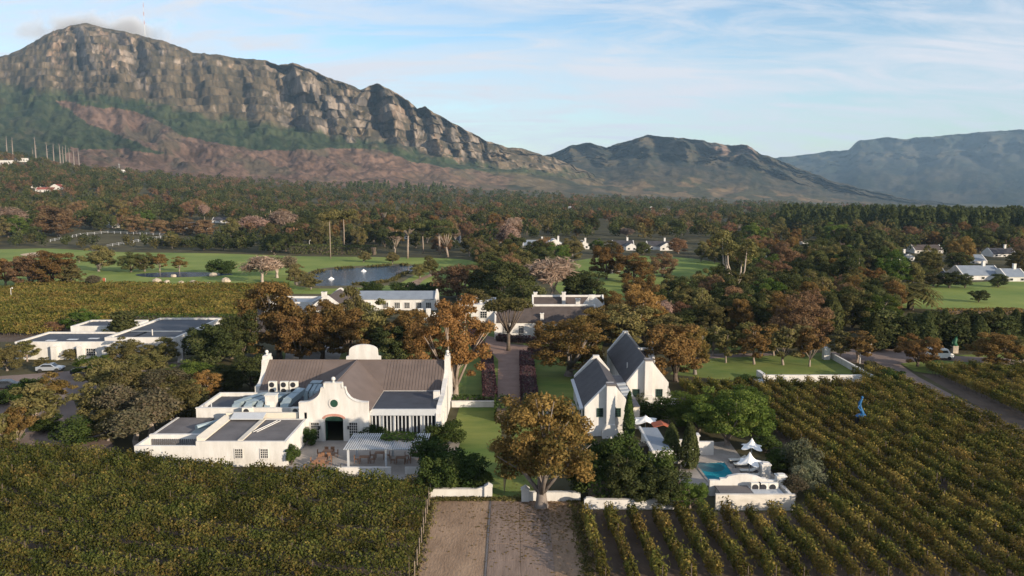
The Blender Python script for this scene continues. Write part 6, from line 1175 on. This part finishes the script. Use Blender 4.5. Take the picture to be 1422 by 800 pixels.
for i in range(35):                            # vineyard before the fairway
    y = 165.75 + 2.45 * i; xl, xr = -152 - .1 * i, -93 if i < 5 else -58 - .30 * (i - 5) if i < 13 else -62 - .2 * (i - 5)
    vine_row(xl, y + 3, xr, y - 2, VF, 5.0, f'{ORD[i]} vine row from the service roofs in the golden vineyard below the fairway', 'vine rows below the fairway', .05)
# ------------------------------------------------------------------ woods between the lawns and the hills
KEEPOUT = [GOLF, [(760, 374), (830, 360), (925, 358), (1010, 370), (1015, 395), (960, 418), (860, 422), (785, 408)], [(1230, 404), (1330, 396), (1480, 392), (1560, 420), (1480, 428), (1290, 430)], [(1020, 356), (1080, 344), (1155, 343), (1160, 350), (1100, 356)],
           [(70, 340), (110, 326), (240, 327), (240, 336), (150, 345)], [(715, 364), (825, 364), (825, 338), (715, 338)], [(845, 362), (945, 362), (945, 340), (845, 340)], [(1290, 402), (1440, 406), (1440, 384), (1290, 384)], [(1236, 396), (1280, 396), (1280, 352), (1236, 352)], [(1050, 388), (1082, 388), (1082, 370), (1050, 370)], [(1340, 380), (1420, 380), (1420, 352), (1340, 352)], [(1268, 364), (1316, 364), (1316, 350), (1268, 350)], [(250, 332), (325, 332), (325, 308), (250, 308)],
           [(0, 235), (40, 235), (40, 226), (0, 226)], [(40, 275), (90, 275), (90, 264), (40, 264)], [(1114, 346), (1128, 346), (1128, 340), (1114, 340)], [(540, 340), (585, 340), (585, 330), (540, 330)]]
def blocked(px, py): return any(bool(inpoly(px, py, p)) for p in KEEPOUT)
MID = []
rsw = np.random.RandomState(77)
def scatter(poly, n, dmin_px, kinds, weights, hr, groupname, where, maxn=10 ** 9):
    xs, ys = zip(*poly); cnt = 0; tries = 0
    while cnt < n and tries < n * 25:
        tries += 1; px, py = rsw.uniform(min(xs), max(xs)), rsw.uniform(min(ys), max(ys))
        if not bool(inpoly(px, py, poly)) or blocked(px, py): continue
        g = Gt(px, py)
        if g is None: continue
        x, y, z = g; dm = dmin_px * y / F
        if any((x - a) ** 2 + ((y - b) * .45) ** 2 < (dm * .5 + c * .45) ** 2 for a, b, c in PLACED if abs(a - x) < 30 and abs(b - y) < 60): continue
        key = kinds[rsw.choice(len(kinds), p=np.array(weights) / sum(weights))]; h = rsw.uniform(*hr); MID.append((x, y, z, key, h, groupname, where)); PLACED.append((x, y, min(5, h * .3))); cnt += 1
KD = ['green0', 'green1', 'green2', 'olive0', 'olive1', 'olive2', 'russet0', 'russet1', 'brown0', 'brown1', 'bare0', 'fresh0', 'gum1', 'conifer0', 'pine2', 'fir1']
KWL = [4, 4, 3, 3.5, 3.5, 3.5, 1.9, 1.9, 1.7, 1.7, 1.0, .6, 1.0, 1.0, .6, .6]
KWR = [4, 4, 4, 3.5, 3.5, 3, 1.3, 1.3, 1.8, 1.8, .8, 1.2, .8, 1.5, .8, 1.0]
scatter([(620, 362), (760, 350), (800, 352), (770, 372), (690, 400), (660, 420), (640, 400)], 26, 22, KD, KWR, (7, 11), 'trees around the centre greens', 'between the lake and the centre greens')
scatter([(860, 424), (1010, 400), (1130, 400), (1230, 404), (1240, 440), (1200, 470), (1060, 474), (930, 470), (900, 440)], 75, 22, KD, KWR, (6, 9.5), 'trees behind the garden lawn', 'in the belt behind the garden lawn')
scatter([(940, 372), (1020, 350), (1240, 366), (1340, 396), (1230, 402), (1100, 402), (1010, 398)], 80, 20, KD, KWR, (7, 11), 'trees around the right-hand greens', 'in the woods round the right-hand greens')
scatter([(-20, 346), (-20, 334), (70, 339), (150, 345), (300, 342), (420, 347), (420, 354), (300, 350.5), (160, 348.5), (60, 344)], 46, 11, ['green0', 'green1', 'green2', 'olive0', 'olive1'], [4, 4, 4, 2, 1], (6, 9.5), 'trees along the far edge of the fairway', 'along the far edge of the left fairway')
scatter([(430, 350), (640, 352), (660, 362), (700, 352), (700, 338), (430, 338)], 26, 16, KD, KWL, (7, 12), 'trees beyond the lake', 'beyond the lake')
scatter([(-40, 338), (-40, 292), (700, 292), (720, 338), (400, 346), (230, 322), (110, 322)], 210, 15, KD, KWL, (9, 15), 'trees of the left woods', 'in the woods behind the left fairway')
scatter([(700, 346), (700, 300), (1440, 312), (1440, 388), (1280, 366), (1240, 360), (1030, 342), (930, 332), (800, 330)], 200, 14, KD, KWR, (8, 13), 'trees of the right woods', 'in the woods between the houses on the right')
KN = dict(green='dark green rounded tree', olive='olive-green tree', russet='russet-brown tree', brown='brown-leaved oak', bare='pale leafless tree', fresh='fresh-green tree', gum='tall loose-crowned gum', conifer='dark columnar conifer', pine='flat-topped pine', fir='dark pointed conifer')
MARK = [(745, 340, 'the long blue-grey roof'), (811, 340, 'the small gabled house'), (866, 342, 'the left dark cottage'), (917, 342, 'the right dark cottage'), (1065, 370, 'the half-sunk gabled house'), (1256, 370, 'the left golf house'), (1365, 382, 'the veranda house'), (1300, 380, 'the low chimneyed house'), (1412, 385, 'the house at the right edge'), (1290, 346, 'the broad brown roof'), (1395, 352, 'the upper right gable'), (1120, 341, 'the flat white hut'), (992, 344, 'the green-fronted pavilion'), (1018, 360, 'the pale-trunked gum'), (1262, 415, 'the feathery palm'), (1112, 440, 'the pinkish-brown round tree'), (953, 455, 'the white bust'), (1047, 480, 'the lawn tree row'), (150, 333, 'the paddock fence'), (82, 308, 'the big rust-red tree'), (62, 262, 'the red-roofed house'), (352, 314, 'the left pinkish bare tree'), (393, 310, 'the right pinkish bare tree'), (262, 291, 'the orange-gabled house'), (305, 306, 'the house behind the rust-red trees'), (459, 320, 'the tall bare-trunked pine'), (566, 330, 'the left umbrella pine'), (615, 325, 'the middle umbrella pines'), (560, 328, 'the low house among pines'), (137, 358, 'the isolated fairway tree'), (192, 364, 'the fairway tree pair'), (42, 375, 'the brown fairway trees'), (705, 330, 'the tall pink bare tree'), (842, 364, 'the black-trunked umbrella tree'), (880, 372, 'the spreading brown tree'), (700, 393, 'the tree beside the annex'), (902, 310, 'the white house in the distance'), (500, 382, 'the lake'), (1166, 480, 'the bend of the white wall')]
MID.sort(key=lambda q: -q[4] / q[1])
USED, nb, REST = {}, sum(1 for q in NEAR if PROTO[q[0]][0] == 'broadleaf_tree'), []
for x, y, z, key, h, gname, where in MID:
    kn = ''.join(c for c in key if not c.isdigit())
    if kn in ('green', 'olive', 'fresh'):
        if nb >= 295: REST.append((x, y, z, h, kn)); continue
        nb += 1
    px, py = proj(x, y, z + h * .5); far_ = y; best = min(MARK, key=lambda m: abs(m[0] - px) + 2.2 * abs(m[1] - py)); dx, dy = px - best[0], py - best[1]; am = math.hypot(dx, dy)
    side = ('right of' if dx > 0 else 'left of') if abs(dx) > 1.3 * abs(dy) else ('behind' if dy < 0 else 'in front of'); dist = 'just ' if am < 16 else 'well ' if am > 45 else ''
    lab = f"{'big ' if h > 11.5 else 'small ' if h < 8.2 else ''}{KN[kn]} {dist}{side} {best[2]}"
    if lab in USED:
        lab2 = f"{'' if True else ''}{KN[kn]} {dist}{side} {best[2]}, {'upper' if dy < 0 else 'lower'} {'right' if dx > 0 else 'left'} side"; lab = lab2
    if lab in USED:
        for o_ in ORD[1:]:
            if f'{o_} {lab}' not in USED: lab = f'{o_} {lab}'; break
    USED[lab] = 1
    tree(key, x, y, lab, h, None, f'{KN[kn]}s {where}', z, keep=False)
# far-off woods that read as one mass
def wood(name, label, leafs, zones, seed, hr, shape='round', extra=()):
    rs = np.random.RandomState(seed); V, Fc, Tn, off = [], [], [], 0; TV, TF = MB(), 0
    def spots():
        for q in extra: yield q[:4]
        for poly, n in zones:
            xs, ys = zip(*poly); c = 0; tries = 0
            while c < n and tries < n * 30:
                tries += 1; px, py = rs.uniform(min(xs), max(xs)), rs.uniform(min(ys), max(ys))
                if not bool(inpoly(px, py, poly)) or blocked(px, py): continue
                g = Gt(px, py)
                if g is None: continue
                c += 1; yield (*g, rs.uniform(*hr))
    if True:
        for x, y, z, h in spots():
            w = h * rs.uniform(.36, .55) if shape == 'round' else h * .24; k = int(min(200, max(46, 200 * 620 / y)))
            if shape == 'round':
                nl = 7; lb_ = np.column_stack([rs.uniform(-.6, .6, nl) * w, rs.uniform(-.6, .6, nl) * w, h * rs.uniform(.35, .82, nl)]); q = rs.randint(0, nl, k); d = rs.normal(0, 1, (k, 3)); d /= np.linalg.norm(d, axis=1, keepdims=True); P = lb_[q] + d * w * .48 * rs.uniform(.7, 1.1, (k, 1)); tn = np.clip(rs.rand() * .5 + rs.rand(k) * .5, 0, 1)
            else:
                u = rs.rand(k) ** .7; a = rs.rand(k) * 6.28; r = w * np.minimum(1, 1.3 * (1 - u) + .1); P = np.column_stack([r * np.cos(a), r * np.sin(a), h * (.12 + .9 * u)]); d = np.column_stack([np.cos(a), np.sin(a), .4 + 0 * a]); tn = rs.rand(k) * .6
            v, f = leaves(P + np.array([x, y, z]), d, np.full(k, h * .095 * (200 / k) ** .4), rs); V.append(v); Fc.append(f + off); Tn.append(tn); off += len(v)
    o = put(name, fast_mesh(name, np.vstack(V), np.vstack(Fc), L[leafs], np.concatenate(Tn))); tag(o, label, 'woodland', kind='stuff')
ZL = [(-60, 300), (-60, 216), (30, 222), (120, 240), (200, 248), (330, 257), (500, 264), (700, 276), (700, 310), (300, 312)]
ZC = [(660, 348), (690, 306), (760, 300), (1010, 304), (1440, 318), (1440, 380), (1240, 358), (1000, 340), (840, 336)]
ZM = [(-60, 336), (-60, 296), (700, 296), (700, 338), (400, 344), (110, 322)]
ZF = [(-60, 262), (-60, 214), (0, 216), (110, 236), (200, 243), (330, 252), (500, 259), (700, 267), (700, 285), (330, 280), (100, 268)]
ZH = [(690, 292), (690, 268), (900, 276), (1200, 287), (1500, 294), (1500, 306), (1200, 302), (900, 294)]
ZR = [(690, 312), (690, 277), (900, 282), (1200, 291), (1500, 297), (1500, 322), (1200, 318), (900, 306)]
wood('dark_woodland', 'far-off dark evergreen woods filling the plain below the hills', 'green', [(ZL, 470), (ZR, 560), (ZC, 130), (ZM, 110), (ZF, 620), (ZH, 520), ([(1060, 322), (1060, 303), (1500, 310), (1500, 334), (1250, 332)], 260)], 301, (8, 14), extra=[q for q in REST if q[4] != 'olive'])
wood('olive_woodland', 'far-off olive-green woods mixed through the plain', 'olive', [(ZL, 330), (ZR, 240), (ZC, 90), (ZM, 70), (ZF, 480), (ZH, 380)], 302, (8, 13), extra=[q for q in REST if q[4] == 'olive'])
wood('brown_woodland', 'far-off russet autumn woods mixed through the plain', 'russet', [(ZL, 240), (ZR, 160), (ZC, 50), (ZM, 50), (ZF, 330), (ZH, 260), ([(560, 292), (560, 262), (640, 266), (640, 296)], 20)], 303, (8, 12))
wood('pine_wood', 'long dark pine plantation across the right of the plain', 'green', [([(1080, 324), (1090, 308), (1460, 316), (1460, 336), (1280, 334)], 420), ([(470, 268), (620, 274), (620, 258), (470, 254)], 60)], 304, (15, 20), 'cone')
# fallen leaves and grit on the yard and lawn below the big oak
rl_ = np.random.RandomState(9); n = 1500; P = np.column_stack([2.9 + rl_.normal(0, 3.6, n), 70.5 + rl_.normal(0, 4.2, n), np.full(n, .055)]); v, f = leaves(P, np.tile([0, 0, 6.], (n, 1)), np.full(n, .15), rl_)
tag(put('leaf_litter', fast_mesh('leaf_litter', v, f, L['brown'], rl_.rand(n))), 'fallen brown leaves scattered under the big oak', None, kind='stuff')
n = 420; P = np.column_stack([rl_.uniform(-7.6, 7, n), rl_.uniform(58, 74.5, n), np.full(n, .05)]); k = (P[:, 0] > -2.3) & (P[:, 0] < 3.6); P = P[~k]; v, f = leaves(P, np.tile([0, 0, 3.], (len(P), 1)), np.full(len(P), .07), rl_, 1.0)
tag(put('gravel', fast_mesh('gravel', v, f, L['pink'], rl_.rand(len(P)))), 'loose pale grit on the dirt yard', None, kind='stuff')
n = 2400; P = np.column_stack([np.where(rl_.rand(n) < .5, -7.9, 6.1) + rl_.normal(0, .35, n), rl_.uniform(57, 74.6, n), rl_.uniform(.03, .16, n)]); v, f = leaves(P, rl_.normal(0, 1, (n, 3)) * [1, 1, .2], np.full(n, .16), rl_, 2.4)
n2 = 1600; P2 = np.column_stack([rl_.uniform(-7.5, 1.0, n2), 74.6 + rl_.normal(0, .22, n2), rl_.uniform(.03, .16, n2)]); v2, f2 = leaves(P2, rl_.normal(0, 1, (n2, 3)) * [1, 1, .2], np.full(n2, .15), rl_, 2.4)
tag(put('rough_grass', fast_mesh('rough_grass', np.vstack([v, v2]), np.vstack([f, f2 + len(v)]), L['olive'], rl_.rand(n + n2))), 'rough grass tufts along the edges of the dirt yard', None, kind='stuff')
# ------------------------------------------------------------------ summit cloud and haze
def volume_box(name, lo, hi, label, dens, col, sub=None):
    mb = MB().box(lo[0], hi[0], lo[1], hi[1], lo[2], hi[2]); m = bpy.data.materials.new(name); m.use_nodes = True; t = m.node_tree; t.nodes.remove(t.nodes['Principled BSDF'])
    v = nn(t, 'ShaderNodeVolumePrincipled'); v.inputs['Color'].default_value = (*col, 1); v.inputs['Density'].default_value = dens; v.inputs['Anisotropy'].default_value = -0.1 if name == 'cloud' else 0.0
    t.links.new(v.outputs[0], t.nodes['Material Output'].inputs['Volume']); o = mb.build(name, m); tag(o, label, None, kind='stuff'); return o, t, v
volume_box('haze', (-11800, -11800, -140), (11800, 11800, 840), 'pale blue haze filling the valley', HAZE, (0.46, 0.72, 1.0))

# wisps of cloud lying on the lee side of the summit, above the haze: many soft-edged puffs of thin vapour
o, t, v = volume_box('cloud', (-3000, 4600, 846), (-1800, 5100, 1190), 'grey wisps of cloud trailing over the mountain summit', 0.0, (0.9, 0.9, 0.93))
tc_ = nn(t, 'ShaderNodeTexCoord'); n_ = nn(t, 'ShaderNodeTexNoise'); n_.inputs['Scale'].default_value = 0.006; n_.inputs['Detail'].default_value = 5; t.links.new(tc_.outputs['Object'], n_.inputs[0])
gm = nn(t, 'ShaderNodeVectorMath', operation='SUBTRACT'); gm.inputs[1].default_value = (-2440, 4850, 985); t.links.new(tc_.outputs['Object'], gm.inputs[0])
gd = nn(t, 'ShaderNodeVectorMath', operation='DIVIDE'); gd.inputs[1].default_value = (520, 240, 115); t.links.new(gm.outputs[0], gd.inputs[0]); gl_ = nn(t, 'ShaderNodeVectorMath', operation='LENGTH'); t.links.new(gd.outputs[0], gl_.inputs[0])
a_ = nn(t, 'ShaderNodeMath', operation='SUBTRACT'); a_.inputs[0].default_value = 1.0; t.links.new(gl_.outputs['Value'], a_.inputs[1])
b_ = nn(t, 'ShaderNodeMath', operation='MULTIPLY_ADD'); b_.inputs[1].default_value = 2.2; b_.inputs[2].default_value = -1.25; t.links.new(n_.outputs[0], b_.inputs[0])
c_ = nn(t, 'ShaderNodeMath', operation='ADD'); t.links.new(a_.outputs[0], c_.inputs[0]); t.links.new(b_.outputs[0], c_.inputs[1]); d_ = nn(t, 'ShaderNodeMath', operation='MAXIMUM'); d_.inputs[1].default_value = 0; t.links.new(c_.outputs[0], d_.inputs[0])
e_ = nn(t, 'ShaderNodeMath', operation='MULTIPLY'); e_.inputs[1].default_value = 0.02; t.links.new(d_.outputs[0], e_.inputs[0]); t.links.new(e_.outputs[0], v.inputs['Density'])
